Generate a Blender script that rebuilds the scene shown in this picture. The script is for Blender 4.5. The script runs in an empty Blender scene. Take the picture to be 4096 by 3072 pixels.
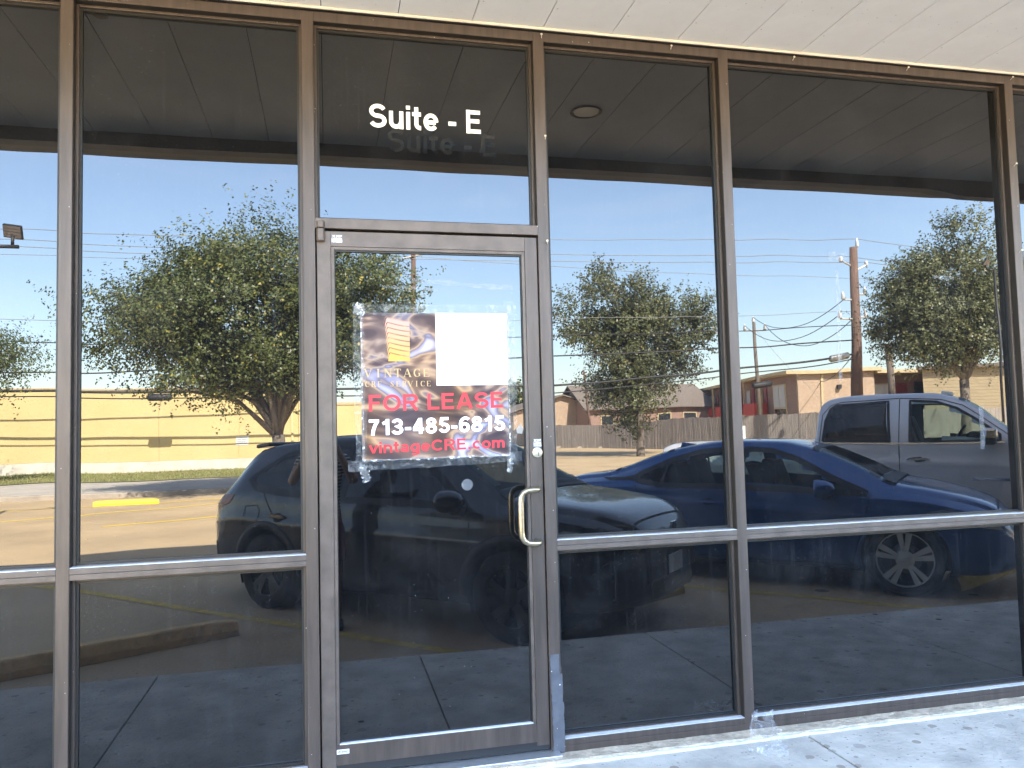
import bpy, bmesh, math, random
import numpy as np
from mathutils import Vector, Matrix
random.seed(7); np.random.seed(7)
R = math.radians
scn = bpy.context.scene
COL = scn.collection

# ------------------------------------------------------------------ camera
YAW, PITCH, ROLL = R(13.180), R(3.286), R(-1.414)
CAM = Vector((0.0, -3.181, 1.3122))
fw = Vector((math.sin(YAW)*math.cos(PITCH), math.cos(YAW)*math.cos(PITCH), math.sin(PITCH)))
r0 = Vector((math.cos(YAW), -math.sin(YAW), 0)); u0 = r0.cross(fw)
rt = math.cos(ROLL)*r0 + math.sin(ROLL)*u0
up = -math.sin(ROLL)*r0 + math.cos(ROLL)*u0
cam = bpy.data.cameras.new('camera'); cam.sensor_width = 36.0; cam.lens = 36.0*3154.3/4096
cam.clip_start = 0.02; cam.clip_end = 2000
co = bpy.data.objects.new('camera', cam); COL.objects.link(co)
m = Matrix((rt, up, -fw)).transposed().to_4x4(); m.translation = CAM; co.matrix_world = m
scn.camera = co

# ------------------------------------------------------------------ sky, sun, exposure
SUN_EL, SUN_AZ = R(43), math.atan2(0.18, 0.98)          # azimuth east of the +y axis
w = bpy.data.worlds.new('World'); scn.world = w; w.use_nodes = True
nt = w.node_tree; nt.nodes.clear()
sky = nt.nodes.new('ShaderNodeTexSky'); sky.sky_type = 'NISHITA'; sky.sun_disc = False
sky.sun_elevation = SUN_EL; sky.sun_rotation = SUN_AZ
sky.air_density = 1.0; sky.dust_density = 1.0; sky.ozone_density = 1.4
bg = nt.nodes.new('ShaderNodeBackground'); bg.inputs[1].default_value = 0.10
tc = nt.nodes.new('ShaderNodeTexCoord')
mp = nt.nodes.new('ShaderNodeMapping'); mp.inputs['Scale'].default_value = (1.2, 1.2, 6.0); mp.inputs['Rotation'].default_value = (0.1, 0.25, 0.3)
nz = nt.nodes.new('ShaderNodeTexNoise'); nz.inputs['Scale'].default_value = 2.2; nz.inputs['Detail'].default_value = 5; nz.inputs['Roughness'].default_value = .62; nz.inputs['Distortion'].default_value = .6
cr = nt.nodes.new('ShaderNodeValToRGB'); cr.color_ramp.elements[0].position = .5; cr.color_ramp.elements[0].color = (.04, .04, .04, 1)
cr.color_ramp.elements[1].position = .85; cr.color_ramp.elements[1].color = (.16, .16, .16, 1)
mx = nt.nodes.new('ShaderNodeMix'); mx.data_type = 'RGBA'; mx.inputs['B'].default_value = (6.2, 6.1, 6.0, 1)
out = nt.nodes.new('ShaderNodeOutputWorld')
L = nt.links.new
L(tc.outputs['Generated'], mp.inputs[0]); L(mp.outputs[0], nz.inputs[0]); L(nz.outputs[0], cr.inputs[0])
L(cr.outputs[0], mx.inputs['Factor']); L(sky.outputs[0], mx.inputs['A']); L(mx.outputs['Result'], bg.inputs[0]); L(bg.outputs[0], out.inputs[0])
sl = bpy.data.lights.new('sun', 'SUN'); sl.energy = 4.0; sl.angle = R(.53); sl.color = (1.0, .93, .82)
so = bpy.data.objects.new('sun', sl); COL.objects.link(so)
sdir = Vector((math.sin(SUN_AZ)*math.cos(SUN_EL), math.cos(SUN_AZ)*math.cos(SUN_EL), math.sin(SUN_EL)))
so.rotation_euler = sdir.to_track_quat('Z', 'Y').to_euler(); so.location = (8, 40, 40)
vs = scn.view_settings; vs.view_transform = 'Standard'; vs.look = 'None'; vs.gamma = 1; vs.use_curve_mapping = False
vs.exposure = 4.6
scn.render.engine = 'CYCLES'
scn.cycles.max_bounces = 5; scn.cycles.diffuse_bounces = 2; scn.cycles.glossy_bounces = 3; scn.cycles.transmission_bounces = 4; scn.cycles.transparent_max_bounces = 6

# ------------------------------------------------------------------ helpers
def tag(o, label=None, cat=None, group=None, kind=None):
    if label: o['label'] = label
    if cat: o['category'] = cat
    if group: o['group'] = group
    if kind: o['kind'] = kind
    return o
def empty(name, loc, label=None, cat=None, group=None, rz=0):
    o = bpy.data.objects.new(name, None); COL.objects.link(o); o.location = loc; o.rotation_euler = (0, 0, rz)
    o.empty_display_size = .1
    return tag(o, label, cat, group)
def link(name, me, mat, parent=None, smooth=False):
    o = bpy.data.objects.new(name, me); COL.objects.link(o)
    if mat is not None and len(me.materials) == 0: me.materials.append(mat)
    if smooth: me.polygons.foreach_set('use_smooth', [True]*len(me.polygons))
    if parent is not None:
        o.parent = parent
        if not LOCAL[0]: o.matrix_parent_inverse = WM(parent).inverted()    # authored in world space
    return o
LOCAL = [False]          # True while a thing is authored in its own coordinates (cars)
def WM(o):
    mm = Matrix.LocRotScale(o.location, o.rotation_euler, o.scale)
    return (WM(o.parent) @ o.matrix_parent_inverse @ mm) if o.parent else mm
class MB:
    def __init__(s): s.v = []; s.f = []
    def add(s, v, f):
        b = len(s.v); s.v += [tuple(p) for p in v]; s.f += [tuple(i+b for i in q) for q in f]; return s
    def box(s, x0, x1, y0, y1, z0, z1):
        v = [(x0,y0,z0),(x1,y0,z0),(x1,y1,z0),(x0,y1,z0),(x0,y0,z1),(x1,y0,z1),(x1,y1,z1),(x0,y1,z1)]
        return s.add(v, [(0,3,2,1),(4,5,6,7),(0,1,5,4),(1,2,6,5),(2,3,7,6),(3,0,4,7)])
    def obox(s, c, ax, ay, az):       # oriented box: centre and three half vectors
        c, ax, ay, az = Vector(c), Vector(ax), Vector(ay), Vector(az)
        v = [c+i*ax+j*ay+k*az for k in (-1,1) for i, j in ((-1,-1),(1,-1),(1,1),(-1,1))]
        return s.add(v, [(0,3,2,1),(4,5,6,7),(0,1,5,4),(1,2,6,5),(2,3,7,6),(3,0,4,7)])
    def prism(s, poly, a, b, axis='y'):   # polygon in the two other axes, extruded from a to b
        n = len(poly)
        def P(p, t):
            return (p[0], t, p[1]) if axis == 'y' else ((t, p[0], p[1]) if axis == 'x' else (p[0], p[1], t))
        v = [P(p, a) for p in poly]+[P(p, b) for p in poly]
        return s.add(v, [tuple(range(n)), tuple(range(2*n-1, n-1, -1))]+[(i, n+i, n+(i+1) % n, (i+1) % n) for i in range(n)])
    def tube(s, pts, rad, n=8, cap=True):
        pts = [Vector(p) for p in pts]; k = len(pts)
        rads = rad if hasattr(rad, '__len__') else [rad]*k
        rings = []; prev = None
        for i, p in enumerate(pts):
            t = (pts[min(i+1, k-1)]-pts[max(i-1, 0)]).normalized()
            if prev is None:
                a = Vector((0,0,1)) if abs(t.z) < .9 else Vector((1,0,0)); u = t.cross(a).normalized()
            else:
                u = (prev-t*prev.dot(t)).normalized()
            prev = u; vv = t.cross(u)
            rings.append([p+rads[i]*(math.cos(2*math.pi*j/n)*u+math.sin(2*math.pi*j/n)*vv) for j in range(n)])
        v = [q for r_ in rings for q in r_]
        f = [(i*n+j, i*n+(j+1) % n, (i+1)*n+(j+1) % n, (i+1)*n+j) for i in range(k-1) for j in range(n)]
        if cap: f += [tuple(range(n-1, -1, -1)), tuple((k-1)*n+j for j in range(n))]
        return s.add(v, f)
    def lathe(s, c, axis, prof, n=24, cap=False):   # prof: (radius, along)
        c = Vector(c); ax = Vector(axis).normalized(); a = Vector((0,0,1)) if abs(ax.z) < .9 else Vector((1,0,0))
        u = ax.cross(a).normalized(); vv = ax.cross(u); k = len(prof)
        v = [c+ax*h+r_*(math.cos(2*math.pi*j/n)*u+math.sin(2*math.pi*j/n)*vv) for r_, h in prof for j in range(n)]
        f = [(i*n+j, i*n+(j+1) % n, (i+1)*n+(j+1) % n, (i+1)*n+j) for i in range(k-1) for j in range(n)]
        if cap: f += [tuple(range(n-1, -1, -1)), tuple((k-1)*n+j for j in range(n))]
        return s.add(v, f)
    def quad(s, a, b, c, d): return s.add([a, b, c, d], [(0,1,2,3)])
    def mesh(s, name='m', fix=True):
        me = bpy.data.meshes.new(name); me.from_pydata([tuple(p) for p in s.v], [], s.f)
        if fix:
            bm = bmesh.new(); bm.from_mesh(me); bmesh.ops.recalc_face_normals(bm, faces=bm.faces); bm.to_mesh(me); bm.free()
        return me
    def build(s, name, mat, parent=None, smooth=False, bevel=0, fix=True):
        o = link(name, s.mesh(name, fix), mat, parent, smooth)
        if bevel:
            b = o.modifiers.new('bevel', 'BEVEL'); b.width = bevel; b.segments = 2; b.limit_method = 'ANGLE'
        return o
def bx(name, mat, parent, x0, x1, y0, y1, z0, z1, bevel=0):
    return MB().box(x0, x1, y0, y1, z0, z1).build(name, mat, parent, bevel=bevel)

# ------------------------------------------------------------------ materials
def mk(name, col, rough=.6, metal=0.0, spec=.5, var=0.0, vscale=3.0, col2=None, bump=0.0, bscale=40.0, coat=0.0, stretch=None, detail=6):
    mt = bpy.data.materials.new(name); mt.use_nodes = True; t = mt.node_tree; b = t.nodes['Principled BSDF']
    b.inputs['Base Color'].default_value = (*col, 1); b.inputs['Roughness'].default_value = rough
    b.inputs['Metallic'].default_value = metal; b.inputs['Specular IOR Level'].default_value = spec
    b.inputs['Coat Weight'].default_value = coat; b.inputs['Coat Roughness'].default_value = .04
    c = t.nodes.new('ShaderNodeTexCoord'); src = c.outputs['Object']
    if stretch:
        q = t.nodes.new('ShaderNodeMapping'); q.inputs['Scale'].default_value = stretch; t.links.new(src, q.inputs[0]); src = q.outputs[0]
    if var or col2:
        n = t.nodes.new('ShaderNodeTexNoise'); n.inputs['Scale'].default_value = vscale; n.inputs['Detail'].default_value = detail; n.inputs['Roughness'].default_value = .6
        t.links.new(src, n.inputs[0])
        r_ = t.nodes.new('ShaderNodeValToRGB'); e = r_.color_ramp.elements
        e[0].position = .32; e[1].position = .68
        c2 = col2 if col2 else tuple(min(1, x*(1+var)) for x in col)
        c1 = col if col2 else tuple(x*(1-var) for x in col)
        e[0].color = (*c1, 1); e[1].color = (*c2, 1)
        t.links.new(n.outputs[0], r_.inputs[0]); t.links.new(r_.outputs[0], b.inputs['Base Color'])
    if bump:
        n2 = t.nodes.new('ShaderNodeTexNoise'); n2.inputs['Scale'].default_value = bscale; n2.inputs['Detail'].default_value = 8
        bp = t.nodes.new('ShaderNodeBump'); bp.inputs['Strength'].default_value = bump; bp.inputs['Distance'].default_value = .02
        t.links.new(src, n2.inputs[0]); t.links.new(n2.outputs[0], bp.inputs['Height']); t.links.new(bp.outputs[0], b.inputs['Normal'])
    return mt
def nodes(mt): return mt.node_tree.nodes, mt.node_tree.links.new, mt.node_tree.nodes['Principled BSDF']
def speckle(mt, scale, thr, col, amount=1.0, power=3.0, seed=0.0):
    """scatter small dots (Voronoi cells kept at random) over the base colour of a material"""
    N, K, b = nodes(mt)
    c = N.new('ShaderNodeTexCoord'); q = N.new('ShaderNodeMapping'); q.inputs['Location'].default_value = (seed, seed*.7, seed*.3); K(c.outputs['Object'], q.inputs[0])
    v = N.new('ShaderNodeTexVoronoi'); v.inputs['Scale'].default_value = scale; K(q.outputs[0], v.inputs[0])
    sx = N.new('ShaderNodeSeparateColor'); K(v.outputs['Color'], sx.inputs[0])
    lim = N.new('ShaderNodeMath'); lim.operation = 'MULTIPLY'; lim.inputs[1].default_value = thr*2
    pw = N.new('ShaderNodeMath'); pw.operation = 'POWER'; pw.inputs[1].default_value = power; K(sx.outputs[0], pw.inputs[0]); K(pw.outputs[0], lim.inputs[0])
    lt = N.new('ShaderNodeMath'); lt.operation = 'LESS_THAN'; K(v.outputs['Distance'], lt.inputs[0]); K(lim.outputs[0], lt.inputs[1])
    k2 = N.new('ShaderNodeMath'); k2.operation = 'GREATER_THAN'; k2.inputs[1].default_value = 1-amount; K(sx.outputs[1], k2.inputs[0])
    mu = N.new('ShaderNodeMath'); mu.operation = 'MULTIPLY'; K(lt.outputs[0], mu.inputs[0]); K(k2.outputs[0], mu.inputs[1])
    fac = mu.outputs[0]
    mx = N.new('ShaderNodeMix'); mx.data_type = 'RGBA'; mx.inputs['B'].default_value = (*col, 1)
    if b.inputs['Base Color'].links: K(b.inputs['Base Color'].links[0].from_socket, mx.inputs['A'])
    else: mx.inputs['A'].default_value = b.inputs['Base Color'].default_value
    K(fac, mx.inputs['Factor']); K(mx.outputs['Result'], b.inputs['Base Color'])
    return fac

M = {}
M['bronze'] = mk('bronze_anodised_aluminium', (.074, .057, .048), rough=.42, metal=.25, spec=.5, var=.26, vscale=5, stretch=(6, 6, .6), bump=.02, bscale=60)
M['bronze_light'] = mk('worn_bronze_aluminium', (.098, .077, .065), rough=.45, metal=.2, var=.24, vscale=6, stretch=(2, 2, 2))
speckle(M['bronze'], 55, .05, (.6, .6, .58), .25)
speckle(M['bronze_light'], 55, .05, (.6, .6, .58), .2)
M['sill_top'] = mk('pale_aluminium_ledge', (.62, .63, .65), rough=.5, metal=.1, var=.2, vscale=9, stretch=(3, 20, 20))
M['bronze_shade'] = mk('shade_painted_bronze', (.022, .018, .015), rough=.5, spec=.35)  # bronze darkened to paint in the shade of the pane reveals
M['gasket'] = mk('black_rubber_gasket', (.012, .012, .012), rough=.5)
M['dark'] = mk('dark_interior', (.008, .008, .009), rough=.9)
M['soffit'] = mk('off_white_soffit_board', (.735, .73, .71), rough=.75, var=.075, vscale=2.2, bump=.05, bscale=25)
speckle(M['soffit'], 11, .05, (.34, .31, .27), .16, power=1.5)
speckle(M['soffit'], 60, .12, (.52, .49, .45), .2, power=1.5, seed=9)
M['soffit_edge'] = mk('cream_metal_trim', (.62, .58, .50), rough=.5, var=.1)
M['fascia'] = mk('brown_fascia_board', (.30, .255, .215), rough=.7, var=.2, vscale=4, bump=.2)
M['parapet'] = mk('tan_stucco', (.5, .43, .33), rough=.9, var=.1)
M['concrete'] = mk('sidewalk_concrete', (.46, .425, .365), rough=.9, var=.22, vscale=5, bump=.25, bscale=45)  # the concrete's own colour, mottled at random
speckle(M['concrete'], 16, .16, (.30, .26, .21), .45, power=1.5, seed=1)
speckle(M['concrete'], 4.0, .055, (.05, .047, .045), .30, power=1.0, seed=4)
speckle(M['concrete'], 55, .18, (.31, .28, .25), .45, power=1.2, seed=2)
speckle(M['concrete'], 7, .12, (.36, .33, .29), .5, power=1.5, seed=7)
M['grout'] = mk('tan_mortar_bed', (.48, .40, .30), rough=.95, var=.3, vscale=18, bump=.8, bscale=50)
M['caulk'] = mk('white_caulk', (.60, .61, .62), rough=.6, var=.25, vscale=15)
M['kerb'] = mk('old_kerb_concrete', (.36, .31, .25), rough=.95, var=.2, vscale=3, bump=.4)
M['lot'] = mk('worn_lot_paving', (.35, .255, .145), rough=.93, var=.0, col2=(.50, .37, .21), vscale=.55, bump=.35, bscale=30, detail=10)
speckle(M['lot'], 1.6, .06, (.10, .085, .07), .3, seed=3)
speckle(M['lot'], 25, .12, (.15, .13, .10), .4, seed=5)
M['yellow_line'] = mk('worn_yellow_paint', (.52, .36, .07), rough=.85, var=.25, vscale=12, bump=.2)
M['yellow_fresh'] = mk('bright_yellow_paint', (.80, .56, .03), rough=.6, var=.1, vscale=6, bump=.2)
M['stop_worn'] = mk('worn_yellow_concrete', (.78, .52, .22), rough=.95, col2=(.52, .36, .18), vscale=6, bump=.6, bscale=25)
M['alu'] = mk('mill_aluminium', (.62, .62, .62), rough=.35, metal=.8, var=.1, vscale=12)
M['pull'] = mk('worn_brass_steel', (.42, .36, .25), rough=.3, metal=.9, var=.2, vscale=12, stretch=(1, 1, 6))
M['chrome'] = mk('chrome', (.75, .75, .76), rough=.12, metal=1.0)
M['brass'] = mk('pale_brass_cylinder', (.72, .68, .55), rough=.35, metal=.6)
M['white'] = mk('white_vinyl', (.82, .82, .78), rough=.5)
M['panel_white'] = mk('white_print', (.86, .86, .88), rough=.45, spec=.4)
M['red_print'] = mk('red_print', (.50, .018, .030), rough=.45, var=.12, vscale=8)
M['gold_print'] = mk('gold_print', (.78, .50, .14), rough=.45, col2=(.72, .42, .28), vscale=4)
M['cream_print'] = mk('pale_gold_print', (.46, .31, .14), rough=.45)
M['sticker'] = mk('grey_sticker', (.10, .10, .11), rough=.4)
M['duct'] = mk('dark_duct_tape', (.085, .09, .105), rough=.38, var=.2, vscale=14, bump=.25, bscale=40)
speckle(M['duct'], 60, .14, (.7, .72, .75), .35)
M['screw'] = mk('pale_nail', (.66, .62, .54), rough=.5, metal=.3)
M['wood_pole'] = mk('creosoted_wood', (.105, .062, .045), rough=.9, col2=(.17, .11, .085), vscale=3, stretch=(6, 6, .6), bump=.4)
M['wood_grey'] = mk('grey_pole_wood', (.13, .105, .085), rough=.9, var=.2, stretch=(6, 6, .6))
M['cable'] = mk('black_cable', (.02, .02, .022), rough=.6)
M['wire'] = mk('bare_wire', (.22, .22, .22), rough=.5, metal=.4)
M['insul'] = mk('grey_porcelain', (.55, .56, .57), rough=.3)
M['galv'] = mk('galvanised_case', (.5, .5, .48), rough=.4, metal=.4, var=.15)
M['fence'] = mk('weathered_fence_wood', (.23, .20, .175), rough=.95, col2=(.33, .295, .26), vscale=2.5, stretch=(3, 3, .4), bump=.4)
M['yellow_wall'] = mk('cream_yellow_render', (.56, .43, .195), rough=.92, col2=(.62, .48, .235), vscale=.5, bump=.15, bscale=8)
speckle(M['yellow_wall'], 9, .14, (.40, .31, .16), .35, seed=8)
speckle(M['yellow_wall'], 14, .16, (.45, .345, .165), .4, power=1.5, seed=6)
M['wall_band'] = mk('pale_wall_band', (.58, .54, .46), rough=.9, var=.15, vscale=2)
M['grass'] = mk('dry_grass_soil', (.12, .13, .035), rough=1, col2=(.26, .22, .085), vscale=2.2, detail=9)
M['blade'] = mk('grass_blade', (.15, .19, .04), rough=.7, col2=(.28, .25, .09), vscale=1.5)
M['far_walk'] = mk('far_walk_concrete', (.42, .38, .32), rough=.95, var=.12, vscale=1.2, bump=.3)
M['bark'] = mk('oak_bark', (.10, .08, .062), rough=.95, col2=(.19, .16, .13), vscale=6, stretch=(3, 3, .6), bump=.8, bscale=14)
def brick_mat(name, a, b_, mortar, sc):
    mt = mk(name, a, rough=.92); N, K, b = nodes(mt)
    g = N.new('ShaderNodeTexCoord'); br = N.new('ShaderNodeTexBrick'); sep = N.new('ShaderNodeSeparateXYZ'); cb = N.new('ShaderNodeCombineXYZ')
    ad = N.new('ShaderNodeMath'); ad.operation = 'ADD'
    K(g.outputs['Object'], sep.inputs[0]); K(sep.outputs[0], ad.inputs[0]); K(sep.outputs[1], ad.inputs[1]); K(ad.outputs[0], cb.inputs[0]); K(sep.outputs[2], cb.inputs[1])
    br.inputs['Scale'].default_value = sc; br.inputs['Color1'].default_value = (*a, 1); br.inputs['Color2'].default_value = (*b_, 1); br.inputs['Mortar'].default_value = (*mortar, 1)
    br.inputs['Mortar Size'].default_value = .015; br.inputs['Brick Width'].default_value = .6; br.inputs['Row Height'].default_value = .22
    K(cb.outputs[0], br.inputs[0]); K(br.outputs[0], b.inputs['Base Color'])
    return mt
M['brick'] = brick_mat('tan_orange_brick', (.33, .225, .145), (.42, .305, .205), (.42, .38, .33), 2.7)
M['brick_red'] = brick_mat('red_brown_brick', (.23, .135, .10), (.30, .185, .14), (.30, .26, .23), 2.7)
M['trim'] = mk('tan_trim_paint', (.48, .38, .22), rough=.8, var=.08)
M['roof'] = mk('brown_shingle', (.17, .14, .115), rough=.95, var=.25, vscale=5, bump=.4)
M['siding'] = mk('tan_siding', (.37, .30, .185), rough=.85, var=.08)
M['siding_light'] = mk('pale_yellow_siding', (.62, .52, .27), rough=.85, var=.06)
M['red_paint'] = mk('red_painted_boards', (.50, .075, .055), rough=.75, var=.15)
M['dark_red'] = mk('dark_red_door', (.22, .03, .03), rough=.6)
M['pane_dark'] = mk('dark_window_pane', (.03, .035, .04), rough=.1, spec=.6)
M['curtain'] = mk('pale_blind', (.50, .50, .48), rough=.8, var=.2, vscale=4, stretch=(6, 6, .1))
M['sign_white'] = mk('white_notice', (.7, .7, .68), rough=.6)
M['sign_red'] = mk('red_notice', (.6, .06, .05), rough=.6)

def glass_mat(name, f0=1.70, haze=.012, specks=1.0, seed=0):
    """dark tinted storefront glass with a dusty, speckled outer face"""
    mt = bpy.data.materials.new(name); mt.use_nodes = True; t = mt.node_tree; N = t.nodes; K = t.links.new
    b = N['Principled BSDF']; b.inputs['Base Color'].default_value = (.0035, .0036, .0042, 1); b.inputs['Roughness'].default_value = 0.0
    b.inputs['IOR'].default_value = f0
    d = N.new('ShaderNodeBsdfDiffuse'); d.inputs[0].default_value = (.62, .64, .68, 1)
    c = N.new('ShaderNodeTexCoord'); q = N.new('ShaderNodeMapping'); q.inputs['Location'].default_value = (seed*3.1, 0, seed*1.7); K(c.outputs['Object'], q.inputs[0])
    # specks
    def dots(scale, size, keep):
        v = N.new('ShaderNodeTexVoronoi'); v.inputs['Scale'].default_value = scale; K(q.outputs[0], v.inputs[0])
        s = N.new('ShaderNodeSeparateColor'); K(v.outputs['Color'], s.inputs[0])
        a = N.new('ShaderNodeMath'); a.operation = 'MULTIPLY'; a.inputs[1].default_value = size; K(s.outputs[0], a.inputs[0])
        lt = N.new('ShaderNodeMath'); lt.operation = 'LESS_THAN'; K(v.outputs['Distance'], lt.inputs[0]); K(a.outputs[0], lt.inputs[1])
        g = N.new('ShaderNodeMath'); g.operation = 'GREATER_THAN'; g.inputs[1].default_value = 1-keep; K(s.outputs[1], g.inputs[0])
        o_ = N.new('ShaderNodeMath'); o_.operation = 'MULTIPLY'; K(lt.outputs[0], o_.inputs[0]); K(g.outputs[0], o_.inputs[1]); return o_.outputs[0]
    d1 = dots(30, .055, .16*specks); d2 = dots(110, .17, .10*specks)
    # smears
    n = N.new('ShaderNodeTexNoise'); n.inputs['Scale'].default_value = 3.5; n.inputs['Detail'].default_value = 9; n.inputs['Roughness'].default_value = .68; n.inputs['Distortion'].default_value = .5
    K(q.outputs[0], n.inputs[0])
    r_ = N.new('ShaderNodeMapRange'); r_.inputs[1].default_value = .46; r_.inputs[2].default_value = .76; r_.inputs[3].default_value = haze*.30; r_.inputs[4].default_value = haze*3.4
    K(n.outputs[0], r_.inputs[0])
    q2 = N.new('ShaderNodeMapping'); q2.inputs['Scale'].default_value = (60, 1, 2.0); K(c.outputs['Object'], q2.inputs[0])
    n2 = N.new('ShaderNodeTexNoise'); n2.inputs['Scale'].default_value = 1.0; n2.inputs['Detail'].default_value = 5; K(q2.outputs[0], n2.inputs[0])
    r2 = N.new('ShaderNodeMapRange'); r2.inputs[1].default_value = .55; r2.inputs[2].default_value = .85; r2.inputs[3].default_value = 0; r2.inputs[4].default_value = haze*3.0; K(n2.outputs[0], r2.inputs[0])
    a1 = N.new('ShaderNodeMath'); a1.operation = 'ADD'; K(r_.outputs[0], a1.inputs[0]); K(r2.outputs[0], a1.inputs[1])
    m1 = N.new('ShaderNodeMath'); m1.operation = 'MULTIPLY'; m1.inputs[1].default_value = .22; K(d1, m1.inputs[0])
    m2 = N.new('ShaderNodeMath'); m2.operation = 'MULTIPLY'; m2.inputs[1].default_value = .05; K(d2, m2.inputs[0])
    a2 = N.new('ShaderNodeMath'); a2.operation = 'ADD'; K(m1.outputs[0], a2.inputs[0]); K(m2.outputs[0], a2.inputs[1])
    a3 = N.new('ShaderNodeMath'); a3.operation = 'ADD'; a3.use_clamp = True; K(a1.outputs[0], a3.inputs[0]); K(a2.outputs[0], a3.inputs[1])
    # very slight waviness of old float glass
    n3 = N.new('ShaderNodeTexNoise'); n3.inputs['Scale'].default_value = 1.9; n3.inputs['Detail'].default_value = 1; K(q.outputs[0], n3.inputs[0])
    bp = N.new('ShaderNodeBump'); bp.inputs['Strength'].default_value = .07; bp.inputs['Distance'].default_value = .01; K(n3.outputs[0], bp.inputs['Height']); K(bp.outputs[0], b.inputs['Normal'])
    ms = N.new('ShaderNodeMixShader'); K(a3.outputs[0], ms.inputs[0]); K(b.outputs[0], ms.inputs[1]); K(d.outputs[0], ms.inputs[2])
    K(ms.outputs[0], N['Material Output'].inputs[0])
    return mt
M['glass'] = glass_mat('tinted_glass', seed=1, haze=.004)
M['glass_low'] = glass_mat('dusty_tinted_glass', seed=2, haze=.0055, specks=1.3)
M['glass_door'] = glass_mat('tinted_door_glass', seed=5, haze=.005, specks=1.5)

def film_mat(name, col, base, streak, scale, rough=.25):
    """clear tape or plastic: mostly see-through, with milky streaks painting in creases and glints"""
    mt = bpy.data.materials.new(name); mt.use_nodes = True; N = mt.node_tree.nodes; K = mt.node_tree.links.new
    b = N['Principled BSDF']; b.inputs['Base Color'].default_value = (*col, 1); b.inputs['Roughness'].default_value = rough
    tr = N.new('ShaderNodeBsdfTransparent'); c = N.new('ShaderNodeTexCoord')
    n = N.new('ShaderNodeTexNoise'); n.inputs['Scale'].default_value = scale; n.inputs['Detail'].default_value = 6; n.inputs['Distortion'].default_value = 1.5; K(c.outputs['Object'], n.inputs[0])
    r_ = N.new('ShaderNodeMapRange'); r_.inputs[1].default_value = .52; r_.inputs[2].default_value = .74; r_.inputs[3].default_value = base; r_.inputs[4].default_value = streak; K(n.outputs[0], r_.inputs[0])
    ms = N.new('ShaderNodeMixShader'); K(r_.outputs[0], ms.inputs[0]); K(tr.outputs[0], ms.inputs[1]); K(b.outputs[0], ms.inputs[2]); K(ms.outputs[0], N['Material Output'].inputs[0])
    return mt
M['tape'] = film_mat('clear_tape', (.6, .62, .63), .05, .30, 26)
M['tape_crease'] = film_mat('creased_tape', (.8, .82, .84), .12, .85, 30)
M['residue'] = film_mat('tape_residue', (.55, .57, .6), .10, .30, 20, .6)
M['ghost'] = film_mat('lettering_ghost', (.5, .5, .47), .016, .035, 6, .7)
M['wrap'] = film_mat('clear_plastic_wrap', (.75, .78, .82), .10, .55, 22, .08)

# ================================================================== the setting: ground
LOTZ = -.28; SWZ = -.03
def sheet(name, mat, x0, x1, y0, y1, z, kind='structure', parent=None):
    o = MB().quad((x0,y0,z),(x1,y0,z),(x1,y1,z),(x0,y1,z)).build(name, mat, parent)
    if kind: o['kind'] = kind
    return o
sheet('parking_lot', M['lot'], -400, 400, -500, 60, LOTZ)
# pavement in front of the shop: slabs with open joints over a bed
swk = bx('sidewalk', M['kerb'], None, -12, 14, -1.585, .1, -.6, SWZ-.02); swk['kind'] = 'structure'
joints = [-8.29, -6.82, -5.35, -3.88, -2.41, -.95, .52, 1.99, 3.50, 5.0, 6.5, 8.0, 9.5]
for a, b_ in zip(joints[:-1], joints[1:]):
    o = bx('slab', M['concrete'], swk, a+.004, b_-.004, -1.60, .08, SWZ-.03, SWZ+random.uniform(-.0015, .0015), bevel=.004)
# mortar bed and caulk under the frame
def rough_strip(name, mat, x0, x1, y0, y1, z0, z1, n, jy, jz, parent=None):
    b = MB(); vs_ = []
    for i in range(n+1):
        x = x0+(x1-x0)*i/n; a = y0+random.uniform(-jy, jy); h = z1+random.uniform(-jz, jz)
        vs_ += [(x, a, z0), (x, a+.004, h), (x, y1, h), (x, y1, z0)]
    fs = [(4*i+j, 4*i+4+j, 4*i+4+(j+1) % 4, 4*i+(j+1) % 4) for i in range(n) for j in range(4)]
    return b.add(vs_, fs+[(0,1,2,3), (4*n+3,4*n+2,4*n+1,4*n)]).build(name, mat, parent)
mb_ = rough_strip('mortar_bed', M['grout'], -9, 10, -.075, .1, SWZ-.01, -.014, 420, .004, .0025, swk)
rough_strip('caulk_line', M['caulk'], -9, 10, -.088, -.07, SWZ-.01, -.021, 400, .0035, .002, swk)

# far side of the lot
sheet('far_walk', M['far_walk'], -60, 5.0, -26.2, -20.4, LOTZ+.13)
fk = bx('far_kerb', M['kerb'], None, -60, 5.1, -20.4, -20.15, -.6, LOTZ+.135, bevel=.03); fk['kind'] = 'structure'
sheet('grass_verge', M['grass'], -60, 5.0, -34.0, -26.2, LOTZ+.15)
nb = 9000; gx = np.random.uniform(-17, 2, nb); gy = np.random.uniform(-33.9, -26.25, nb); gh = np.random.uniform(.04, .13, nb)
ga = np.random.uniform(0, math.pi, nb); lx = np.random.normal(0, .03, nb); ly = np.random.normal(0, .03, nb)
V = np.empty((nb, 3, 3)); dx = np.cos(ga)*.012; dy = np.sin(ga)*.012; z0 = LOTZ+.15
V[:,0] = np.c_[gx-dx, gy-dy, np.full(nb, z0)]; V[:,1] = np.c_[gx+dx, gy+dy, np.full(nb, z0)]; V[:,2] = np.c_[gx+lx, gy+ly, z0+gh]
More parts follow.
